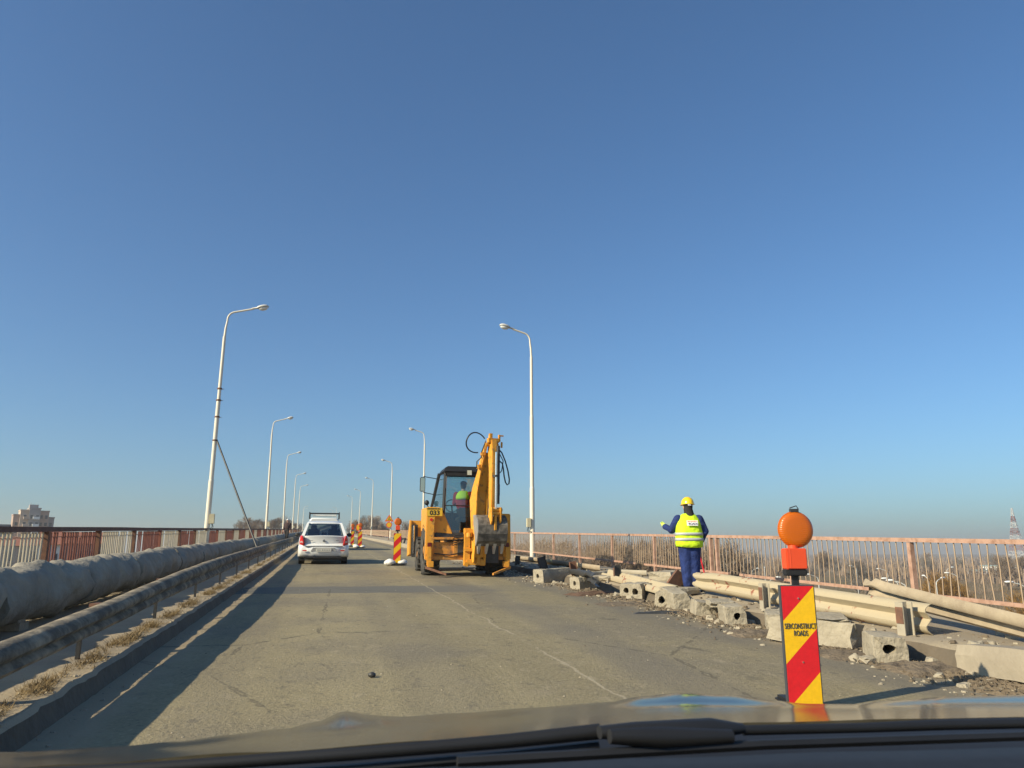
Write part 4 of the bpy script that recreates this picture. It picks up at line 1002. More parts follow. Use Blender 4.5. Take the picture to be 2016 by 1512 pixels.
    mb = MB(); mb.M = Mx; mb.box((-.20, -.48, 3.35), (.10, .14, .12)); mb.build('hose_bracket', O, root, bevel=.008)
    mb = MB(); mb.M = Mx; mb.cyl((.0, -1.10, 3.0), (.0, -1.10, 2.05), .028, 12); mb.cyl((.0, -1.09, 3.05), (0, -1.09, 3.75), .024, 12); mb.build('ram_rod', M['chrome'], root, smooth=40)
    mb = MB(); mb.M = Mx; mb.cyl((0.085, -1.02, 3.95), (.085, -1.02, 2.2), .05, 12); mb.cyl((0, -1.06, 3.0), (0, -1.06, 3.06), .06, 12); mb.build('ram_barrel', M['steel_dk'], root, smooth=40)
    mb = MB(); mb.M = Mx; mb.cyl((-.15, -1.05, 2.02), (.18, -1.05, 2.02), .075, 12); mb.cyl((-.12, -1.1, 1.92), (.16, -1.1, 1.92), .05, 12)
    for x in (-.12, .12): mb.prism([(x - .02, -1.16, 2.1), (x - .02, -.98, 2.1), (x - .02, -.9, 1.5), (x - .02, -1.0, 1.4), (x - .02, -1.16, 1.7)], (.04, 0, 0), None)
    mb.box((-.02, -1.12, 1.65), (.06, .06, .45)); mb.build('bucket_linkage', O, root, bevel=.006)
    # digging bucket: curved shell, opening towards the machine, teeth down
    mb = MB(); mb.M = Matrix.Translation((kx + .17, -1.02, .84)) @ Matrix.Rotation(radians(4), 4, 'Z')
    shell = [(.25, .80), (.0, .80), (-.16, .72), (-.26, .54), (-.27, .34), (-.20, .14), (-.06, .0)]
    inner = [(-.04, .03), (-.16, .16), (-.22, .35), (-.21, .52), (-.12, .67), (.0, .75), (.25, .75)]
    mb.prism([(-.37, y, z) for y, z in shell + inner], (.74, 0, 0), None)
    mb.box((0, -.245, .52), (.755, .02, .03)); mb.box((0, -.262, .34), (.755, .02, .05)); 
    bk = mb.build('digging_bucket', M['bucket'], root)
    for sx in (-.385, .375):
        m2 = MB(); m2.M = mb.M; m2.prism([(sx - .005, y, z) for y, z in shell + [(.0, .12), (.2, .55)]], (.02, 0, 0), None); m2.build('bucket_side', M['wornedge'] if sx < 0 else M['bucket'], bk)
    for i in range(4):
        m2 = MB(); m2.M = mb.M; x = -.30 + .20 * i; m2.hull8([(x - .045, -.14, .10), (x + .045, -.14, .10), (x + .045, .02, .08), (x - .045, .02, .08), (x - .022, .0, -.20), (x + .022, .0, -.20), (x + .022, .05, -.20), (x - .022, .05, -.20)]); m2.build('bucket_tooth', M['wornedge'], bk)
    # hoses at the boom top
    mb = MB(); mb.M = Mx
    def arc(cx, cz, rx, rz, a0, a1, y, n=14): return [(cx + rx * cos(a0 + (a1 - a0) * i / n), y + .03 * sin(i * .4), cz + rz * sin(a0 + (a1 - a0) * i / n)) for i in range(n + 1)]
    mb.tube(arc(-.42, 4.05, .27, .31, .45, 4.9, -.75, 26), .02, 6)
    mb.tube([(-.16, -.8, 4.12), (-.22, -.8, 3.95), (-.24, -.7, 3.75), (-.2, -.6, 3.6)], .016, 6)
    mb.tube([(-.2, -.6, 3.62), (-.3, -.55, 3.5), (-.28, -.5, 3.3)], .016, 6)
    mb.tube([(.1, -.95, 3.9), (.20, -1.0, 3.75), (.30, -1.0, 3.5), (.38, -1.0, 3.2), (.42, -1.0, 2.95), (.41, -1.0, 2.82), (.36, -1.0, 2.78), (.31, -1.0, 2.86), (.27, -1.0, 3.05), (.25, -1.0, 3.25), (.22, -1.0, 3.42), (.12, -.98, 3.52)], .02, 6)
    mb.tube([(.12, -.95, 3.8), (.24, -1.0, 3.5), (.20, -1.0, 3.2), (.12, -1, 3.1)], .014, 6)
    mb.build('boom_hose', M['hose'], root, smooth=70)
    return root
bh = backhoe()
def driver():
    root = thing('person', 'driver seated in the backhoe cab in black cap, lime vest and dark red jacket', 'person', bh.matrix_basis @ Vector((-.02, .95, 1.74)), (atan(GR), 0, radians(-28)))
    b = MB(); b.ball((0, .04, .74), (.078, .095, .115)); limb(b, [(0, 0, .52), (0, .02, .66)], [.07, .055]); b.ball((0, 0, .3), (.16, .11, .24))
    limb(b, [(-.1, 0, .06), (-.12, .42, .08), (-.12, .46, -.32)], [.08, .06, .045]); limb(b, [(.1, 0, .06), (.12, .42, .08), (.12, .46, -.32)], [.08, .06, .045])
    limb(b, [(-.19, 0, .5), (-.28, .1, .26), (-.2, .34, .30)], [.055, .042, .032]); limb(b, [(.19, 0, .5), (.29, .1, .26), (.2, .36, .28)], [.055, .042, .032])
    hand(b, (-.2, .34, .30), (.2, 1, .1), -1, .6); hand(b, (.2, .36, .28), (-.2, 1, .1), 1, .6); b.ball((0, .135, .735), (.014, .02, .024), 8, 6)
    for sx in (-1, 1): b.ball((sx * .08, .03, .735), (.012, .022, .03), 8, 6)
    rem(b, 'body', M['skin'], root, .014, 2)
    j = MB(); j.ball((0, 0, .28), (.22, .16, .30)); limb(j, [(-.2, 0, .5), (-.29, .1, .26), (-.22, .28, .29)], [.085, .07, .055]); limb(j, [(.2, 0, .5), (.3, .1, .26), (.22, .30, .28)], [.085, .07, .055]); rem(j, 'jacket', M['redcloth'], root, .02, 4)
    p = MB(); p.ball((0, 0, .04), (.2, .16, .12)); limb(p, [(-.1, 0, .06), (-.12, .42, .08), (-.12, .46, -.3)], [.1, .08, .065]); limb(p, [(.1, 0, .06), (.12, .42, .08), (.12, .46, -.3)], [.1, .08, .065]); rem(p, 'trousers', M['blackcloth'], root, .02, 4)
    v = MB(); rows = [[(rx * cos(q), ry * sin(q), z) for q in [2 * pi * i / 28 for i in range(28)]] for z, rx, ry in ((.36, .205, .165), (.42, .215, .165), (.48, .205, .155), (.54, .165, .13), (.60, .10, .10))]
    v.grid(rows, True); o = v.build('vest', M['vest'], root, smooth=60); o.modifiers.new('t', 'SOLIDIFY').thickness = .01
    c = MB(); c.ball((0, .03, .81), (.092, .11, .07)); c.box((0, .15, .795), (.12, .09, .014)); c.build('cap', M['blackcloth'], root, smooth=50)
    h = MB(); h.ball((0, .01, .73), (.083, .09, .09)); h.build('hair', mat('grey_hair', (.10, .085, .075), .9), root, smooth=60)
    for sx in (-.12, .12):
        f = MB(); f.ball((sx, .52, -.36), (.05, .13, .05)); f.build('shoe', M['blackcloth'], root, smooth=60)
driver()

ORD = ['first', 'second', 'third', 'fourth', 'fifth', 'sixth', 'seventh', 'eighth', 'ninth', 'tenth', 'eleventh', 'twelfth', 'thirteenth', 'fourteenth']
# ------------------------------------------------------------------ torn-out kerb stones
def kerb_block(label, s, t, ang, L=1.0, w=.27, h=.25, hole=True, roll=0., z=0., broken=.02, seed=0, m=None, pitch=0.):
    """ang: direction of the long axis measured from +y (road) towards +x, degrees; (s,t) = centre of the end facing us"""
    mb = MB(); rr = random.Random(seed); n = 6
    prof = [(-w / 2, 0), (w / 2, 0), (w / 2, h * .62), (w / 2 - .035, h), (-w / 2 + .01, h), (-w / 2, h - .01)]
    # subdivide the outline
    out = []
    for i in range(len(prof)):
        a, b = prof[i], prof[(i + 1) % len(prof)]
        for u in (0, .5): out.append((a[0] + (b[0] - a[0]) * u, a[1] + (b[1] - a[1]) * u))
    rows = []
    for k in range(n + 1):
        y = L * k / n; e = broken * (.35 if k == 0 and hole else 1) if k in (0, n) else .008
        rows.append([Vector((x * (1 - .02 * (k in (0, n))), y + (rr.uniform(-e, e)), z_ * (1 - .02 * (k in (0, n))) + rr.uniform(-.004, .004))) for x, z_ in out])
    N_ = len(out)
    mb.grid(rows, True)
    b = len(mb.v) - (n + 1) * N_
    mb.f.append([b + n * N_ + j for j in range(N_)]); mb.mi.append(0)
    # near end: annulus round the duct hole, then a dark tunnel
    cx, cz, r = rr.uniform(-.02, .02), h * .5, .055 if hole else .001
    ring = [Vector((cx + r * cos(atan2(z_ - cz, x - cx)) * rr.uniform(.85, 1.15), -.004, cz + r * sin(atan2(z_ - cz, x - cx)) * rr.uniform(.85, 1.15))) for i, (x, z_) in enumerate(out)]
    deep = [v + Vector((0, .5, 0)) for v in ring]
    mb.grid([rows[0], ring], True)
    if hole:
        mb.grid([ring, deep], True); bb = len(mb.v) - N_; mb.f.append([bb + j for j in range(N_)]); mb.mi.append(0)
    for i, v in enumerate(mb.v):
        q = noise.noise((v.x * 9 + seed, v.y * 5, v.z * 9)); mb.v[i] = v * (1 + .0) + Vector((noise.noise((v.x * 7, v.y * 6, seed)), 0, noise.noise((v.y * 6, v.z * 7, seed + 3)))) * .022
    o = mb.build('kerb_stone', m or M['conc'], smooth=25, bevel=.008)
    o.location = W(s, t, z); o.rotation_euler = (atan(GR) + pitch, roll, -radians(ang))
    tag(o, label, 'kerb stone', 'torn out kerb stones along the right walkway'); return o
K = kerb_block
def gp(px, py, h=0): return G(px, py, h)
def Kp(label, px, py, ang, **k):
    s, t = G(px, py, 0); return K(label, s, t, ang, **k)
Kp('long kerb stone lying crossways beside the backhoe, its left end pointed and pale', 1060, 1147, 62, L=1.3, w=.36, h=.30, seed=1)
Kp('flat pale kerb stone lying crossways behind the brown sheet of debris', 1132, 1161, 68, L=1.5, w=.32, h=.25, seed=2)
K('half-buried kerb stone on the walkway edge behind the flat crossways one', *G(1150, 1148, .1), 58, L=1.1, w=.26, h=.22, z=.1, seed=3)
Kp('holed kerb stone, left one of the touching pair', 1232, 1176, 40, L=.9, seed=4, w=.22)
Kp('holed kerb stone with a big dark side, right one of the touching pair', 1251, 1181, 44, L=.95, w=.26, h=.28, seed=5)
Kp('small round-edged kerb stone with one hole, right of the touching pair', 1303, 1196, 34, L=.5, w=.25, h=.23, seed=6, broken=.035, roll=.12)
Kp('tall kerb stone tilted up with a blind dented end below the worker', 1345, 1203, 12, L=.95, w=.26, h=.27, seed=7, hole=False, roll=-.08, pitch=.05)
Kp('crumbling kerb stone with rough broken end, right of the tilted one', 1390, 1215, 16, L=.5, w=.30, h=.21, seed=8, hole=False, broken=.035, roll=.15)
Kp('kerb stone with a large black hole standing alone left of the striped panel', 1452, 1233, 18, L=.55, w=.27, h=.25, seed=9, roll=-.06)
Kp('white-faced kerb stone half hidden behind the left edge of the striped panel', 1535, 1246, 30, L=.6, w=.3, h=.22, hole=False, seed=10)
Kp('dark holed kerb stone peeking out right of the striped panel', 1618, 1268, -20, L=.5, w=.26, h=.24, seed=11, broken=.035)
Kp('long kerb stone with round rough broken end right of the striped panel', 1690, 1279, -30, L=.95, w=.30, h=.25, hole=False, seed=12, broken=.035, roll=.12)
Kp('big kerb stone with jagged black hole facing the road', 1757, 1307, 24, L=.45, w=.30, h=.25, seed=13, broken=.03, roll=.03)
s1, t1 = G(1866, 1325, 0)
K('clean rectangular kerb stone still in line at the right edge', s1 + .02, t1 + .26, 180 + 4, L=.95, w=.27, h=.24, hole=False, seed=14, broken=.008, m=M['concd'])
K('next kerb stone cut off by the right edge of the view', s1 - .98, t1 + .20, 180 + 2, L=1.0, w=.27, h=.23, hole=False, seed=15, broken=.01, m=M['concd'])
K('broken concrete slab lying on the walkway left of the worker', *G(1300, 1141, .2), 50, L=.95, w=.55, h=.17, hole=False, z=.18, seed=16, broken=.035)
for lab, px, py, hz, ang, L, w_, h_, sd in [
    ('flat thin concrete slab between the crossways kerb stones and the hooked post', 1185, 1143, .18, 70, 1.0, .42, .09, 61),
    ('long plank-like concrete strip lying beside the bent bracket post', 1268, 1160, .18, 64, 1.1, .22, .09, 62),
    ('flat broken slab leaning on the walkway edge above the small round-edged kerb stone', 1322, 1172, .18, 55, .6, .40, .10, 63),
    ('thin flat slab on the walkway edge above the crumbling kerb stone', 1425, 1196, .18, 20, .5, .36, .07, 64),
    ('low broken slab on the walkway just right of the striped panel', 1640, 1232, .18, 30, .6, .38, .08, 65),
    ('narrow concrete splinter lying on the road near the jagged-holed kerb stone', 1700, 1306, 0, 75, .35, .12, .06, 66)]:
    K(lab, *G(px, py, hz), ang, L=L, w=w_, h=h_, hole=False, z=hz, seed=sd, broken=.05)
rr = random.Random(9)
pos = ['beside the loader bucket', 'behind the nearest small panel', 'past the loader bucket', 'in the distant row']
for i in range(14):
    s = 29.5 + i * 1.55
    ht = ['level', 'tilted', 'chipped', 'squat', 'upright', 'narrow', 'wide'][i % 7]
    K('%s kerb stone from the near end of the rubble row beyond the backhoe' % ORD[i], s, 5.45 + rr.uniform(-.1, .12), rr.uniform(-40, 60), L=rr.uniform(.4, .9), w=rr.uniform(.24, .34), h=rr.uniform(.2, .34), seed=30 + i, roll=rr.uniform(-.2, .2), broken=.04)
# intact kerb farther on
extr(lambda s: [(5.50, -.02), (5.51, .20), (5.54, .235), (5.78, .235), (5.80, .1)], 51, SMAX, 'kerb_right', M['concd'], near=1)

# ------------------------------------------------------------------ right guardrail remains
def gpost(label, px, py_top, py_base, hz=.17, lean=(0, 0), wd=.12, m=None, bent=False):
    s, t = G(px, py_base, hz); p = W(s, t, hz); top = DP(px, py_top, 1); 
    r1 = ray(px, py_base); r2 = ray(px, py_top); d = s / r1[0]; h = (r2[2] - r1[2]) * d
    root = thing('guardrail_post', label, 'post', p, (lean[0], lean[1], radians(R.uniform(-8, 8))), 'upright guardrail posts of the torn right barrier')
    mb = MB(); x = wd / 2
    mb.box((-x + .005, 0, h / 2 - .03), (.01, .10, h + .06)); mb.box((x - .005, 0, h / 2 - .03), (.01, .10, h + .06)); mb.box((0, .02, h / 2 - .03), (wd - .02, .01, h + .06)); mb.build('steel_section', m or M['gal'], root)
    if bent:
        mb = MB(); mb.box((-.14, -.03, h * .55), (.26, .05, .34), (.3, .6, .1)); mb.build('bent_bracket', M['rust'], root)
    mb = MB(); mb.box((-x - .004, -.0, h * .6), (.006, .09, h * .5)); mb.build('rust_patch', M['rust'], root)
    return s, t, h
gpost('straight grey guardrail post to the left of the striped panel', 1507, 1149, 1199, wd=.11)
gpost('large grey guardrail post to the right of the striped panel', 1785, 1186, 1250, wd=.135)
gpost('dark guardrail post with a hooked bracket above the crossways kerb stones', 1216, 1113, 1146, wd=.14, m=M['steel_dk'])
gpost('dark guardrail post with bent bracket just left of the worker', 1345, 1127, 1165, wd=.12, m=M['steel_dk'], bent=True)
gpost('dark leaning stump of a guardrail post near the backhoe', 1071, 1096, 1120, lean=(0, -.25), wd=.22, m=M['steel_dk'])
gpost('curled rusty post stump behind the long crossways kerb stone', 1132, 1105, 1132, lean=(.1, -.2), wd=.16, m=M['rust'])
gpost('thin dark post stump right behind the backhoe stabiliser', 1018, 1094, 1112, lean=(0, .1), wd=.14, m=M['steel_dk'])
for i in range(14):
    s = 33 + i * 2.6; mb = MB(); mb.box((0, 0, .22), (.12, .10, .44), (R.uniform(-.2, .2), R.uniform(-.3, .3), 0)); mb.box((R.uniform(-.1, .1), -.04, .36), (.25, .06, .12), (0, R.uniform(-.6, .6), 0))
    o = mb.build('guardrail_post', M['steel_dk']); o.location = W(s, 6.0, .17); tag(o, '%s dark post stub from the near end of the distant row along the walkway' % ORD[i], 'post', 'dark distant post stubs along the right walkway')

def rail(label, pts, up=(0, 0, 1), out=None, m=None, name='guardrail_beam', crumple=0, roll=None):
    """pts: list of (s,t,h) centre line"""
    P_ = [W(*p) for p in pts]; P2 = []
    n = 10
    for a, b in zip(P_[:-1], P_[1:]): P2 += [a.lerp(b, i / n) for i in range(n)]
    P2.append(P_[-1]); fr = []
    for i, p in enumerate(P2):
        d = (P2[min(i + 1, len(P2) - 1)] - P2[max(i - 1, 0)]).normalized()
        u = Vector(up); o_ = Vector(d.cross(u)).normalized(); u = o_.cross(d).normalized()
        if o_.x > 0: o_ = -o_
        if roll is not None:
            q = Matrix.Rotation(roll[0] + (roll[1] - roll[0]) * i / (len(P2) - 1), 3, d); o_ = q @ o_; u = q @ u
        e = max(0, 1 - i / 5.0) * crumple
        fr.append((p + Vector((R.uniform(-1, 1), R.uniform(-1, 1), R.uniform(-1, 1))) * .05 * e, u * (1 - .5 * e * R.random()), (o_ + u * R.uniform(-.6, .6) * e)))
    base = P_[0].copy()
    fr = [(c - base, u, o_) for c, u, o_ in fr]
    mb = wbeam(fr)
    if crumple:
        for i, v in enumerate(mb.v):
            dd = (v - mb.v[0]).length
            if dd < .55: mb.v[i] = v + Vector(noise.noise_vector(v * 14)) * .06 * (1 - dd / .55) * crumple
    o = mb.build(name, m or M['galr'], smooth=50); o.location = base; tag(o, label, 'guardrail beam', 'loose guardrail beams on the right walkway'); return o
M['galr'] = mat('cream_guardrail_paint', (.40, .335, .225), .8, scale=5, col2=(.24, .085, .05), thr=.63, soft=.03, bump=.008, bscale=12)
M['galr2'] = mat('weathered_guardrail', (.40, .33, .23), .75, scale=5, col2=(.29, .23, .16), soft=.4, bump=.004)
pA = G(1395, 1150, .3); pB = PT(1775, 1222, 6.12); 
rail('long cream guardrail beam with crumpled end at the worker\'s feet', [(12.9, 6.25, .40), (10.2, 6.16, .37), (7.0, 6.12, .33)], crumple=1)
a = PT(1700, 1172, 6.5)
rail('bent guardrail beam with torn end sloping down to the right edge', [(8.7, 6.72, .52), (7.5, 6.68, .42), (5.4, 6.35, .30), (2.8, 6.2, .26)], crumple=1.0, roll=(.5, .95), m=M['galr2'])
def gpt(px, py, h): s, t = G(px, py, h); return (s, t, h)
rail('fallen guardrail beam lying flat from the dark post towards the bent bracket post', [gpt(1195, 1130, .28), gpt(1325, 1165, .22)], roll=(-1.1, -1.2), m=M['galr'])
rail('pale guardrail beam lying along the walkway beyond the crossways kerb stones', [gpt(1190, 1122, .26), gpt(1085, 1106, .26), gpt(1020, 1098, .26)], roll=(-.9, -1.2), m=M['galr2'])
rail('twisted dark guardrail scrap with bright edges in front of the railing', [gpt(1175, 1140, .3), gpt(1130, 1126, .24)], roll=(-.3, -1.2), m=M['steel_dk'], crumple=.6)
rail('short shiny rail scrap lying behind the broken slab', [gpt(1280, 1131, .22), gpt(1225, 1126, .24)], roll=(-1, -1.3), m=M['gal'])
for i in range(3):
    s = 33 + i * 6; rail('%s distant fallen beam behind the far rubble row' % ['nearest', 'middle', 'farthest'][i], [(s, 6.5, .25), (s + 4.5, 6.3 + .3 * i, .3)], roll=(-1, -1.1), m=M['galr2'])

# ------------------------------------------------------------------ debris and dirt
def chunk(mb, c, r, rr, flat=.5):
    n = 6; rows = []
    a0 = rr.random() * 6
    pts = [Vector((r * rr.uniform(.6, 1.2) * cos(2 * pi * j / n + a0), r * rr.uniform(.6, 1.2) * sin(2 * pi * j / n + a0), 0)) for j in range(n)]
    top = [p * rr.uniform(.5, .85) + Vector((0, 0, r * flat * rr.uniform(.7, 1.4))) for p in pts]
    mb.loft([[p + c for p in pts], [p + c for p in top]])
def debris():
    rr = random.Random(21)
    a, b, c = MB(), MB(), MB()
    for i in range(2600):
        s = 4.2 + rr.random() ** 1.3 * 26; e = abs(rr.gauss(0, .38)); t = 5.55 - e if rr.random() < .8 else 5.75 + rr.random() * .8
        z = 0 if t < 5.62 else .175
        r = min(.06, .008 + rr.expovariate(1) * .012)
        chunk((a if rr.random() < .55 else b), W(s, t, z), r, rr)
    for i in range(170):
        s = 5 + rr.random() * 19; t = 5.5 + rr.gauss(0, .2) if rr.random() < .6 else rr.uniform(5.9, 7.6); z = 0 if t < 5.62 else .17
        chunk(a if rr.random() < .7 else b, W(s, t, z), rr.uniform(.03, .10), rr, .6)
    for i in range(500):
        s = 2 + rr.random() * 24; t = rr.uniform(-1.5, 5.2)
        chunk(b if rr.random() < .4 else a, W(s, t, 0), rr.uniform(.003, .011), rr)
    for i in range(700):
        s = 2 + rr.random() ** 1.4 * 28; t = -1.72 - rr.random() * .22 if rr.random() < .7 else -1.62 + abs(rr.gauss(0, .08)); chunk(a, W(s, t + .08, .15 if t < -1.7 else 0), rr.uniform(.004, .02), rr)
    for i in range(2200):                     # twigs, bark strips
        s = 4.2 + rr.random() ** 1.2 * 13; t = 5.50 - abs(rr.gauss(0, .25)); L = rr.uniform(.02, .13); q = rr.gauss(pi / 2, .6)
        p = W(s, t, .006); d = Vector((cos(q), sin(q), 0)) * L; n_ = Vector((-sin(q), cos(q), 0)) * rr.uniform(.003, .008)
        c.add([p - n_, p + n_, p + d + n_ + Vector((0, 0, .02)), p + d - n_ + Vector((0, 0, .02)), p + d * .5 + Vector((0, 0, .03))], [(0, 1, 4), (1, 2, 4), (2, 3, 4), (3, 0, 4)])
    for mb, n, m, l in ((a, 'rubble', M['conc'], 'pale concrete crumbs scattered along the kerb lines'), (b, 'dirt_crumbs', M['soil'], 'dark dirt and asphalt crumbs scattered along the right kerb'), (c, 'dry_litter', M['soil'], 'dark dry twigs and plant litter along the torn kerb')):
        tag(mb.build(n, m, smooth=None), l, 'debris', kind='stuff')
debris()
def heap(name, label, s, t, ls, lt, h, m, seed, cat='debris', ang=0, z=0):
    mb = MB(); n = 14; k = 10; rows = []
    for i in range(n + 1):
        row = []
        for j in range(k + 1):
            u, v = 2 * i / n - 1, 2 * j / k - 1; e = max(0, 1 - u * u) ** .5 * max(0, 1 - v * v) ** .5
            x, y = v * lt, u * ls; q = noise.noise((x * 7, y * 7, seed)) * .5 + noise.noise((x * 19, y * 19, seed)) * .25
            row.append(Vector((x + .1 * lt * q, y + .1 * ls * noise.noise((x * 5, y * 5, seed + 9)), max(-.01, h * e * (.75 + q) - .004 * (e < .05)))))
        rows.append(row)
    mb.grid(rows); o = mb.build(name, m); o.location = W(s, t, z); o.rotation_euler = (atan(GR), 0, -radians(ang)); return tag(o, label, cat)
heap('asphalt_sheet', 'peeled brown sheet of old asphalt lying in front of the crossways kerb stones', *G(1172, 1170), .24, .62, .075, mat('brown_asphalt', (.13, .075, .045), .9, scale=6, var=.4, bump=.02), 3, ang=-20)
heap('bark_strip', 'thin black strip of debris on the road below the tilted kerb stone', *G(1300, 1208), .06, .42, .05, M['steel_dk'], 5, ang=10)
heap('soil_heap', 'dark soil heap at the foot of the lone holed kerb stone', *G(1490, 1250), .25, .35, .07, M['soil'], 7)
heap('soil_heap', 'dark soil heap under the big jagged-holed kerb stone', *G(1815, 1320), .30, .32, .08, M['soil'], 9)
heap('soil_heap', 'low spread of crumbs right of the striped panel', *G(1660, 1290), .3, .3, .05, M['soil'], 12)
heap('soil_heap', 'dusty soil ridge under the paired holed kerb stones', *G(1230, 1190), .3, .5, .04, M['soil'], 15)
heap('concrete_lump', 'pale concrete lump on the road right of the striped panel', *G(1690, 1300), .06, .09, .07, M['conc'], 18, 'rubble')
mb = MB(); mb.ball((0, 0, .022), (.032, .026, .022)); mb.v = [v + Vector(noise.noise_vector(v * 50)) * .006 for v in mb.v]
o = mb.build('stone', M['steel_dk'], smooth=50); o.location = W(*G(732, 1334)); tag(o, 'small black lump lying alone in the middle of the road', 'stone')
# grass tufts along the left walkway
def grass():
    rr = random.Random(5); mb = MB()
    spots = [(rr.uniform(3.4, 40), -1.86 + rr.gauss(0, .035)) for _ in range(260)]
    cl = [5.0, 6.0, 7.2, 8.1, 8.4, 9.3, 10.4, 12, 13.8, 15, 18, 20, 24]
    spots += [(rr.choice(cl) + rr.gauss(0, .22), -1.84 + rr.gauss(0, .05)) for _ in range(420)]
    for s, t in spots:
        for k in range(14):
            q = rr.random() * 6.28; L = rr.uniform(.025, .10); p = W(s + rr.gauss(0, .03), t + .06 + rr.gauss(0, .02), .152); d = Vector((cos(q) * L * .9, sin(q) * L * .9, L * rr.uniform(.25, .9)))
            n_ = Vector((-sin(q), cos(q), 0)) * 0.0028; mb.add([p - n_, p + n_, p + d], [(0, 1, 2)])
    tag(mb.build('dry_grass', M['drygrass'], fix=False), 'dry grass tufts along the left kerb top', 'grass', kind='stuff')
grass()

# ------------------------------------------------------------------ viewer's car: bonnet, cowl, wiper, dashboard
def own_car():
    root = thing('own_car', 'dark glossy car bonnet with black wiper along the bottom edge', 'car', (.35, 1.0, 0))
    inv = Vector(root.location)
    def at_s(px, py, s): r = ray(px, py); k = s / r[0]; return Vector((r[1] * k, s, EYE + r[2] * k)) - inv
    def interp(tab, x):
        for (a, b), (c, d) in zip(tab[:-1], tab[1:]):
            if a <= x <= c:
                u = (x - a) / (c - a); u = u * u * (3 - 2 * u); return b + (d - b) * u
        return tab[0][1] if x < tab[0][0] else tab[-1][1]
    crest = [(-500, 1500), (0, 1484), (240, 1475), (340, 1463), (450, 1448), (560, 1436), (620, 1421), (680, 1399), (730, 1407), (790, 1411), (900, 1405), (1050, 1394), (1210, 1383), (1270, 1370), (1345, 1363), (1430, 1367), (1520, 1379), (1590, 1388), (1680, 1388), (1780, 1378), (1900, 1370), (2060, 1367), (2500, 1367)]
    midl = [(-500, 1505), (0, 1492), (340, 1472), (560, 1450), (600, 1446), (680, 1440), (760, 1432), (900, 1418), (1210, 1396), (1345, 1392), (1500, 1393), (1680, 1396), (1900, 1388), (2500, 1384)]
    cowl = [(-500, 1560), (0, 1514), (140, 1505), (500, 1481), (880, 1457), (1050, 1443), (1250, 1433), (1500, 1422), (1800, 1415), (2060, 1411), (2500, 1408)]
    xs = [-500 + 12 * i for i in range(251)]
    rows = []
    def crow(fn): rows.append([fn(x) for x in xs])
    cr = lambda x: at_s(x, interp(crest, x), 1.80)
    crow(lambda x: cr(x) + Vector((0, .75, -.42))); crow(lambda x: cr(x) + Vector((0, .55, -.22))); crow(lambda x: cr(x) + Vector((0, .28, -.075))); crow(lambda x: cr(x) + Vector((0, .10, -.020)))
    crow(cr)
    msd = [(-500, 1.42), (1180, 1.42), (1270, 1.60), (1480, 1.62), (1590, 1.45), (1680, 1.45), (1790, 1.62), (2500, 1.62)]
    mi = lambda x: at_s(x, interp(midl, x), interp(msd, x))
    co = lambda x: at_s(x, interp(cowl, x), 1.04)
    for u in (.25, .5, .75): crow(lambda x: cr(x).lerp(mi(x), u) + Vector((0, 0, .006 * 4 * u * (1 - u))))
    crow(mi)
    for u in (.33, .66): crow(lambda x: mi(x).lerp(co(x), u) + Vector((0, 0, .002)))
    crow(co)
    # clip the car's width
    mb = MB(); mb.grid(rows); 
    hood = mb.build('bonnet', None or mat('dark_grey_car_paint', (.030, .029, .025), .13, coat=0, scale=60, var=.1, ior=1.31), root, smooth=80)
    hood.modifiers.new('s', 'SUBSURF').levels = 1; hood.modifiers['s'].render_levels = 1
    mb = MB(); rows = []
    for dy, dz, in ((.0, -.012), (-.03, -.004), (-.08, -.02), (-.14, -.03), (-.2, -.06), (-.3, -.16)): rows.append([co(x) + Vector((0, dy, dz)) for x in xs[::6]])
    mb.grid(rows); mb.build('cowl', M['blackplastic'], root, smooth=50)
    # wiper: blade along the cowl with thick pivot
    mb = MB(); path = [at_s(x, y, .93) for x, y in ((-200, 1536), (300, 1512), (700, 1484), (1000, 1459), (1180, 1440))]
    mb.tube(path, [.005, .006, .007, .008, .009], 8); path2 = [p + Vector((0, .005, -.017)) for p in path]; mb.tube(path2, .006, 6); wp = mb.build('wiper', M['blackplastic'], root, smooth=50)
    mb = MB(); p = [at_s(x, y, .90) for x, y in ((1180, 1442), (1250, 1440), (1400, 1434), (1462, 1434))]
    mb.tube(p, [.010, .015, .017, .008], 12, True, .7); mb.tube([at_s(x, y, .88) for x, y in ((1200, 1450), (1300, 1452), (1440, 1450))], [.008, .012, .008], 8); mb.build('wiper_arm', M['blackplastic'], wp, smooth=50)
    mb = MB(); mb.tube([at_s(x, y, .92) for x, y in ((1462, 1438), (1700, 1433), (1850, 1427), (2200, 1420))], [.006, .006, .007, .007], 8); mb.tube([at_s(x, y, .88) for x, y in ((900, 1500), (1500, 1466), (2100, 1446))], .006, 6); mb.build('wiper', M['blackplastic'], root, smooth=50)
    # dashboard top
    mb = MB(); rows = []
    dsh = [(-500, 1640), (300, 1560), (900, 1510), (1300, 1492), (1700, 1479), (2100, 1470), (2500, 1466)]
    d_ = lambda x: at_s(x, interp(dsh, x), .66)
    for dy, dz in ((.06, -.10), (.02, -.012), (0, 0), (-.03, -.003), (-.12, -.02), (-.25, -.10), (-.28, -.3)): rows.append([d_(x) + Vector((0, dy, dz)) for x in xs[::8]])
    mb.grid(rows); mb.build('dashboard', mat('dashboard_plastic', (.012, .013, .017), .65, scale=80, var=.2), root, smooth=60)
own_car()

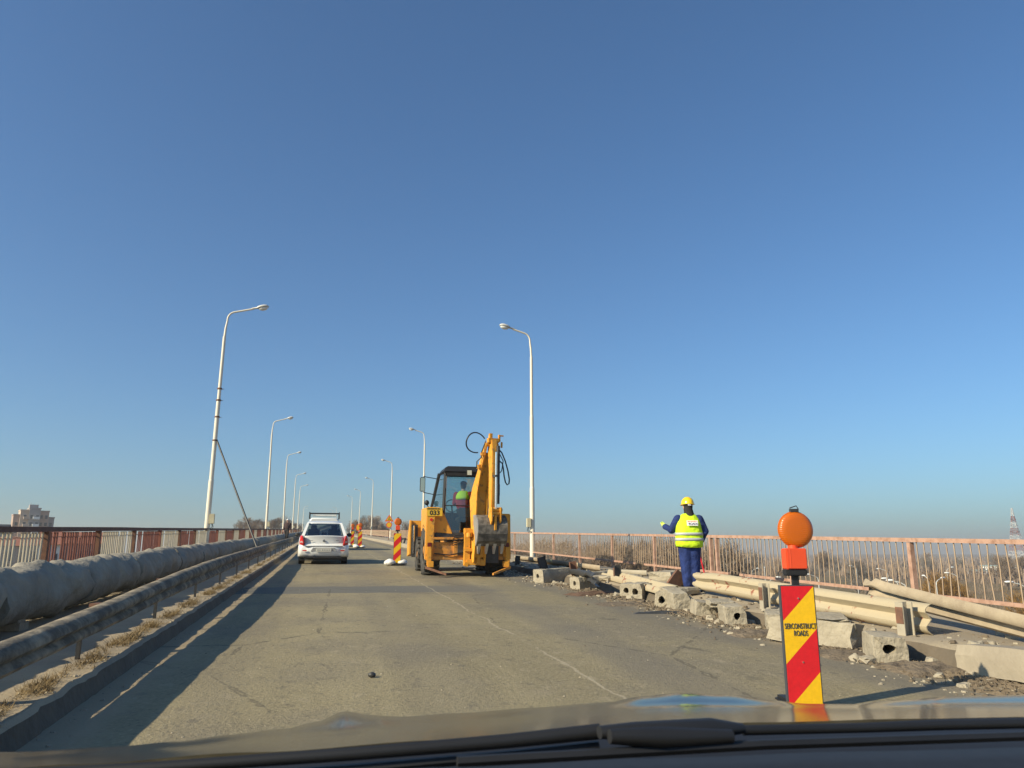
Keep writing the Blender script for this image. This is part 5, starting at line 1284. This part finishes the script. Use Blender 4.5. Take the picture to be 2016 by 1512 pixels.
# ------------------------------------------------------------------ trees
def tree_mesh(seed, hgt=10, twigs=2600, dense=1.0):
    rr = random.Random(seed); tr = MB(); cr = MB(); tips = []
    def br(p, d, L, r, lev):
        pts = [p]; q = d.copy()
        for i in range(3):
            q = (q + Vector((rr.gauss(0, .10), rr.gauss(0, .10), rr.gauss(.06, .06)))).normalized(); pts.append(pts[-1] + q * L / 3)
        (tr if lev < 2 else cr).tube(pts, [r, r * .85, r * .7, r * .5], 5 if lev < 2 else 3, False)
        if lev >= 1: tips.append((pts[1], pts[-1], lev))
        if lev < 4:
            for i in range([5, 5, 4, 3][lev]):
                u = rr.uniform(.1, 1); a = pts[0].lerp(pts[3], .25 + .75 * u) if lev == 0 else pts[1].lerp(pts[3], u)
                e = (q * .75 + Vector((rr.gauss(0, .55), rr.gauss(0, .55), rr.gauss(.28, .22)))).normalized()
                br(a, e, L * rr.uniform(.52, .74), r * .52, lev + 1)
    br(Vector((0, 0, -.3)), Vector((0, 0, 1)), hgt * .42, hgt * .02, 0)
    for k in range(4):
        q = rr.random() * 6.28; br(Vector((0, 0, hgt * .08)), Vector((cos(q) * .55, sin(q) * .55, 1)).normalized(), hgt * .3, hgt * .012, 1)
    for i in range(twigs):
        a, b, lv = rr.choice(tips); p = a.lerp(b, rr.random()); ln = rr.uniform(.3, 1.0) * hgt / 12
        d = ((b - a).normalized() * .5 + Vector((rr.gauss(0, .55), rr.gauss(0, .55), rr.gauss(.35, .45)))).normalized() * ln
        n_ = d.cross(Vector((rr.random(), rr.random(), rr.random()))).normalized() * .013 * dense * hgt / 10
        cr.add([p - n_, p + n_, p + d], [(0, 1, 2)])
    top = sorted(v.z for v in cr.v)[int(len(cr.v) * .985)]
    k = hgt / top
    for mb in (tr, cr): mb.v = [v * k for v in mb.v]
    return tr, cr
protos = []
for i, (tw, hg) in enumerate([('twig', 12), ('twig', 12), ('twigg', 12), ('twigr', 8)]):
    a, b = tree_mesh(100 + i, hg, twigs=7000 if i < 3 else 6000, dense=1.3)
    protos.append((a.build('trunk', M['bark'], fix=False), b.build('crown', M[tw], fix=False), hg))
used = set()
def tree(x, y, h, k, label, group, wide=1.0):
    z = H(x, y); root = thing('tree', label, 'tree', (x, y, z - .2), (0, 0, R.random() * 6.28), group)
    root.scale = (h / protos[k][2] * wide,) * 2 + (h / protos[k][2],)
    for q in range(2):
        o = protos[k][q]
        if (k, q) not in used: used.add((k, q)); o.parent = root
        else:
            c = o.copy(); COL.objects.link(c); c.parent = root
def ZT(px, py, d):
    r = ray(px, py); return EYE + r[2] / sqrt(r[0] ** 2 + r[1] ** 2) * d
def tp(px, dist):   # ground position along a column
    r = ray(px, 1090); return (r[1] / r[0] * dist if False else dist * r[1] / sqrt(r[0] ** 2 + r[1] ** 2), dist * r[0] / sqrt(r[0] ** 2 + r[1] ** 2))
rr = random.Random(77)
# ahead left / right of the road, rising above the fences
def ahead(px, d, ytop, k, label, wide, g):
    x, y = tp(px, d); ztop = ZT(px, ytop, d); tree(x, y, max(3, ztop - H(x, y)), k, label, g, wide)
gl = 'bare trees beyond the left fence'
for i, (px, yt, d, wd) in enumerate([(478, 1019, 330, 1.3), (494, 1022, 350, 1.1), (470, 1026, 335, 1.0), (515, 1026, 345, 1.1), (532, 1020, 330, 1.1), (548, 1017, 340, 1.2), (562, 1022, 350, 1.0), (578, 1028, 350, 1.1), (590, 1030, 360, 1.0), (508, 1034, 320, 1.0)]):
    ahead(px, d, yt, i % 3, 'bare tree beyond the left fence, %s' % ['round greyish one left of the diagonal stay', 'rounded one touching the diagonal stay', 'low leftmost one', 'low one right of the stay', 'one behind the second left lamp', 'tallest one right of the second left lamp', 'one behind the third left lamp', 'one behind the walking person', 'one nearest the white car', 'lowest one just right of the stay'][i], wd, gl)
gr2 = 'bare trees beyond the right railing ahead'
for i, (px, yt, d, wd) in enumerate([(702, 1024, 330, 1.1), (716, 1017, 335, 1.2), (730, 1016, 330, 1.2), (742, 1023, 340, 1.1), (752, 1030, 345, 1.0), (798, 1027, 340, 0.8), (806, 1030, 350, 0.8), (690, 1033, 350, 1.0)]):
    ahead(px, d, yt, (i + 1) % 3, 'bare tree ahead on the right, %s' % ['one behind the striped panel beacons', 'second tallest of the clump', 'tallest of the clump between the lamps', 'one right of the clump top', 'low one left of the warning sign', 'spindly one left of the backhoe', 'low one touching the loader bucket', 'low one nearest the white car'][i], wd, gr2)
# below and right of the bridge
gr3 = 'bare trees in the valley right of the bridge'
lst = []
for i in range(50):
    px = rr.uniform(1010, 1420); d = rr.uniform(75, 210); yt = 1079 + rr.uniform(-13, 14); lst.append((px, d, yt))
for i in range(15):
    px = rr.uniform(1430, 1760); d = rr.uniform(200, 480); yt = 1098 + rr.uniform(-14, 14); lst.append((px, d, yt))
for i in range(12):
    px = rr.uniform(1760, 2080); d = rr.uniform(300, 650); yt = 1096 + rr.uniform(-12, 8); lst.append((px, d, yt))
segs = [(1085, 'left of the first leaning post stump'), (1150, 'above the crossways kerb stones'), (1212, 'left of the hooked dark post'), (1270, 'right of the hooked dark post'), (1340, 'left of the worker'), (1430, 'behind the worker'), (1540, 'left of the amber beacon'), (1620, 'right behind the amber beacon'), (1700, 'midway from beacon to salmon post'), (1790, 'just left of the near salmon post'), (1900, 'right of the near salmon post'), (1960, 'left of the white building'), (9999, 'at the right edge')]
lst.sort(); lo = 0
for hi, wd_ in segs:
    grp_ = [q for q in lst if lo <= q[0] < hi]; lo = hi
    for i, (px, d, yt) in enumerate(grp_):
        nm = 'only' if len(grp_) == 1 else 'leftmost' if i == 0 else 'rightmost' if i == len(grp_) - 1 else ['', 'second', 'third', 'fourth', 'fifth', 'sixth', 'seventh', 'eighth', 'ninth', 'tenth'][min(i, 9)]
        ahead(px, d, yt, rr.randrange(3), '%s bare valley tree of those %s' % (nm, wd_), rr.uniform(.75, 1.15), gr3)
for i, (px, d, yt) in enumerate([(1848, 150, 1128), (1862, 158, 1132), (1878, 150, 1140), (2008, 120, 1166), (1834, 155, 1142)]):
    x, y = tp(px, d); zt = ZT(px, yt, d); tree(x, y, zt - H(x, y) , 3, 'ochre-yellow bare shrub in the valley, %s' % ['tallest of the clump beside the railing post', 'second of the clump', 'right one of the clump', 'one alone at the right edge', 'leftmost of the clump'][i], 'ochre shrubs in the valley', 1.0)
def scrub():
    r2 = random.Random(8); mb = MB()
    for i in range(4200):
        px = r2.uniform(1000, 2250); d = 40 + 700 * r2.random() ** 1.6; x, y = tp(px, d)
        if noise.noise((x / 45, y / 45, 5)) < -.12: continue
        z = H(x, y); hh = r2.uniform(.8, 2.6)
        for k in range(26):
            q = r2.random() * 6.28; e = Vector((cos(q) * r2.uniform(.2, 1.6), sin(q) * r2.uniform(.2, 1.6), hh * r2.uniform(.4, 1.0))); p = Vector((x + r2.gauss(0, .9), y + r2.gauss(0, .9), z + hh * r2.uniform(-.1, .3)))
            n_ = Vector((-sin(q), cos(q), 0)) * .03; mb.add([p - n_, p + n_, p + e], [(0, 1, 2)])
    for i in range(2200):                    # far hedges and woods
        px = r2.uniform(880, 2500); d = 350 + 1700 * r2.random() ** 1.3; x, y = tp(px, d)
        if noise.noise((x / 260, y / 90, 15)) < .04 or abs(x) < 40: continue
        z = H(x, y); w_ = d / 90
        for k in range(16):
            q = r2.random() * 6.28; p = Vector((x + r2.gauss(0, w_), y + r2.gauss(0, w_), z - .3)); e = Vector((cos(q) * 1.5, sin(q) * 1.5, r2.uniform(2.5, 7.0)))
            n_ = Vector((-sin(q), cos(q), 0)) * (.25 + d / 2500); mb.add([p - n_, p + n_, p + e + n_ * .4, p + e - n_ * .4], [(0, 1, 2, 3)])
    tag(mb.build('scrub', M['twig'], fix=False), 'brown leafless scrub covering the valley floor', 'scrub', kind='stuff')
scrub()

# ------------------------------------------------------------------ valley lamps
def vlamp():
    root = thing('street_lamp', '', 'street lamp', group='street lamps in the valley below the railing')
    mb = MB(); mb.tube([(0, 0, -.5), (0, 0, 8.4)], [.10, .07], 8); mb.tube([(0, 0, 8.4), (.1, 0, 8.75), (.5, 0, 9.0), (1.1, 0, 9.15)], [.06, .05, .045, .04], 8); mb.build('pole', M['lampw'], root, smooth=40)
    mb = MB(); mb.ball((1.45, 0, 9.22), (.42, .17, .11)); mb.build('lamp_head', M['lampg'], root, smooth=60)
    return root
v0 = vlamp()
heads = [(1478, 1119, 0), (1503, 1117, 1), (1482, 1136, 2), (1511, 1136, 5), (1607, 1131, 3), (1683, 1114, 3.1), (1743, 1120, 2.8), (1762, 1139, 2.9), (1777, 1143, 2.5), (1822, 1134, 1.2), (1836, 1138, .3), (1860, 1117, 0), (1880, 1128, 2.9), (2012, 1146, 2.8), (1170, 1096, 0), (1205, 1100, 1)]
wl = ['small twin-looking one far left behind the bars', 'one left of the amber beacon, upper', 'one left of the amber beacon, lower', 'one right beside the beacon housing', 'one just right of the beacon housing', 'thin one midway to the salmon post', 'dark-headed high one left of the salmon post', 'left one of the low pair by the salmon post', 'right one of the low pair by the salmon post', 'dark-headed one right of the salmon post', 'tilted-looking one against the ochre shrub', 'small straight one above the ochre shrub', 'tall one left of the white building', 'one at the right edge of the view', 'far one beyond the backhoe stabiliser', 'far one left of the worker']
for i, (px, py, a) in enumerate(heads):
    d = min(3.2 / ((py - 1090) / F), 260); x, y = tp(px, d); o = v0 if i == 0 else dup(v0, (0, 0, 0))
    zt = ZT(px, py, d); o.location = (x, y, zt - 9.2); o.rotation_euler = (0, 0, a); o['label'] = 'valley street lamp, ' + wl[i]

# ------------------------------------------------------------------ far buildings, pylon
def blockflat():
    x, y = tp(57, 360); sc = 360 / F
    root = thing('apartment_block', 'stepped grey and pink apartment block rising above the left fence', 'building', (x, y, -13), (0, 0, radians(24)))
    top = lambda py: ZT(57, py, 360) + 13
    parts = [(-5.9, 2.4, 0, 7, 1016, 'brickpink'), (-3.4, 3.2, -.5, 8, 1007, 'redstripe'), (-.3, 3.8, -1.0, 8, 1003, 'panelblock'), (3.0, 3.4, -.3, 7, 1008, 'brickpink'), (5.7, 2.2, .4, 6, 1020, 'panelblock')]
    for i, (cx, wx, yy, dy, pt_, m) in enumerate(parts):
        h = top(pt_); mb = MB(); mb.box((cx, yy, h / 2), (wx, dy, h)); mb.box((cx, yy, h + .25), (wx + .3, dy + .3, .5)); w_ = mb.build('wing', M[m], root)
        mb = MB(); z = 3
        while z < h - 1.5:
            n = max(1, int(wx / 1.7))
            for k in range(n): mb.box((cx - wx / 2 + wx * (k + .5) / n, yy - dy / 2 - .01, z), (.95, .06, 1.35))
            z += 2.8
        mb.build('windows', M['window'], w_)
        if i in (1, 2):
            mb = MB(); z = 3
            while z < h - 2: mb.box((cx + .6, yy - dy / 2 - .5, z - .5), (2.2, 1.0, 1.0)); z += 2.8
            mb.build('balconies', M['redstripe'] if i == 1 else M['whitewall'], w_)
    mb = MB(); h = top(1002.5); mb.box((-.5, 0, h + 1), (3, 3, 1.5)); mb.tube([(-1.5, 0, h), (-1.5, 0, h + 2.6)], .06, 5); mb.build('lift_house', M['panelblock'], root)
blockflat()
def house(label, px, d, wpx, ytop, wall, roofm, nwin=6, ybase=None, rz=0, depth=9):
    x, y = tp(px, d); wd = wpx / F * d * .82; zt = ZT(px, ytop, d); z0 = H(x, y) if ybase is None else ZT(px, ybase, d)
    root = thing('building', label, 'building', (x, y, z0), (0, 0, -atan2(x, y) + rz)); h = zt - z0
    mb = MB(); mb.box((0, depth / 2, h * .45), (wd, depth, h * .9)); mb.build('wall', wall, root)
    mb = MB(); mb.hull8([(-wd / 2 - .3, -.4, h * .9), (wd / 2 + .3, -.4, h * .9), (wd / 2 + .3, depth + .4, h * .9), (-wd / 2 - .3, depth + .4, h * .9), (-wd / 2, depth * .4, h), (wd / 2, depth * .4, h), (wd / 2, depth * .6, h), (-wd / 2, depth * .6, h)]); mb.build('roof', roofm, root)
    fl = max(1, int(h / 3.2))
    for f in range(fl):
        for k in range(nwin):
            mb = MB(); mb.box((-wd / 2 + wd * (k + .5) / nwin, -.03, h * .9 * (f + .5) / fl), (wd / nwin * .45, .08, h * .9 / fl * .45)); mb.build('window', M['window'], root)
house('long low white building with pale green roof seen through the railing at the right', 1990, 520, 110, 1113, M['whitewall'], M['greenroof'], 9, 1130)
house('low grey shed left of the long white building', 1920, 500, 36, 1122, M['panelblock'], M['greenroof'], 3, 1130)
house('distant pale block on the plain left of the amber beacon', 1482, 900, 26, 1090, M['redstripe'], M['panelblock'], 2, 1097)
house('dark flat roof peeking over the left fence at the left edge', -6, 200, 34, 1031, M['panelblock'], M['steel_dk'], 3)
house('red-brown building with white windows glimpsed through the left fence slats', 150, 110, 110, 1046, M['brickpink'], M['rooftile'], 6)
house('cream building glimpsed behind the left fence, farther left', 30, 150, 120, 1056, M['redstripe'], M['rooftile'], 6)
house('white house glimpsed behind the red slats of the left fence', 95, 90, 40, 1043, M['whitewall'], M['rooftile'], 3)
def pylon():
    d = 600; x, y = tp(2004, d); k = d / F; z0 = ZT(2004, 1100, d); htot = ZT(2004, 1000, d) - z0
    root = thing('pylon', 'red and white lattice electricity pylon at the right edge above the railing', 'pylon', (x, y, z0), (0, 0, .5))
    def hw(z): u = z / htot; return 4.2 * (1 - u) ** 1.25 + .35
    bands = [0, .15, .32, .46, .6, .72, .84, 1.0]
    for i in range(7):
        mb = MB(); a, b = bands[i] * htot, bands[i + 1] * htot; n = 2
        for j in range(n):
            z1 = a + (b - a) * j / n; z2 = a + (b - a) * (j + 1) / n; w1, w2 = hw(z1), hw(z2)
            c1 = [Vector((sx * w1, sy * w1, z1)) for sx, sy in ((-1, -1), (1, -1), (1, 1), (-1, 1))]; c2 = [Vector((sx * w2, sy * w2, z2)) for sx, sy in ((-1, -1), (1, -1), (1, 1), (-1, 1))]
            for q in range(4):
                mb.tube([c1[q], c2[q]], .10, 4); mb.tube([c1[q], c2[(q + 1) % 4]], .07, 4); mb.tube([c1[(q + 1) % 4], c2[q]], .07, 4); mb.tube([c2[q], c2[(q + 1) % 4]], .07, 4)
        if i in (3, 4, 5):
            z = (a + b) / 2; L = [0, 0, 0, 10, 8, 6][i]
            for sx in (-1, 1): mb.tube([(sx * .5, 0, z + .9), (sx * L, 0, z)], .10, 4); mb.tube([(sx * .5, 0, z - .7), (sx * L, 0, z)], .15, 4)
        mb.build('lattice_section', M['pylon_r'] if i % 2 == 1 else M['pylon_w'], root)
pylon()

# ------------------------------------------------------------------ haze
def haze():
    mb = MB(); mb.box((0, 0, 22), (10400, 10400, 84))
    m = bpy.data.materials.new('haze'); m.use_nodes = True; n = m.node_tree.nodes; n.remove(n['Principled BSDF'])
    v = n.new('ShaderNodeVolumePrincipled'); v.inputs['Color'].default_value = (.90, .86, .84, 1); v.inputs['Density'].default_value = .00040; v.inputs['Anisotropy'].default_value = .2
    m.node_tree.links.new(v.outputs[0], n['Material Output'].inputs['Volume'])
    o = mb.build('haze', m); tag(o, 'thin pale blue haze over the plain', 'haze', kind='stuff')
haze()
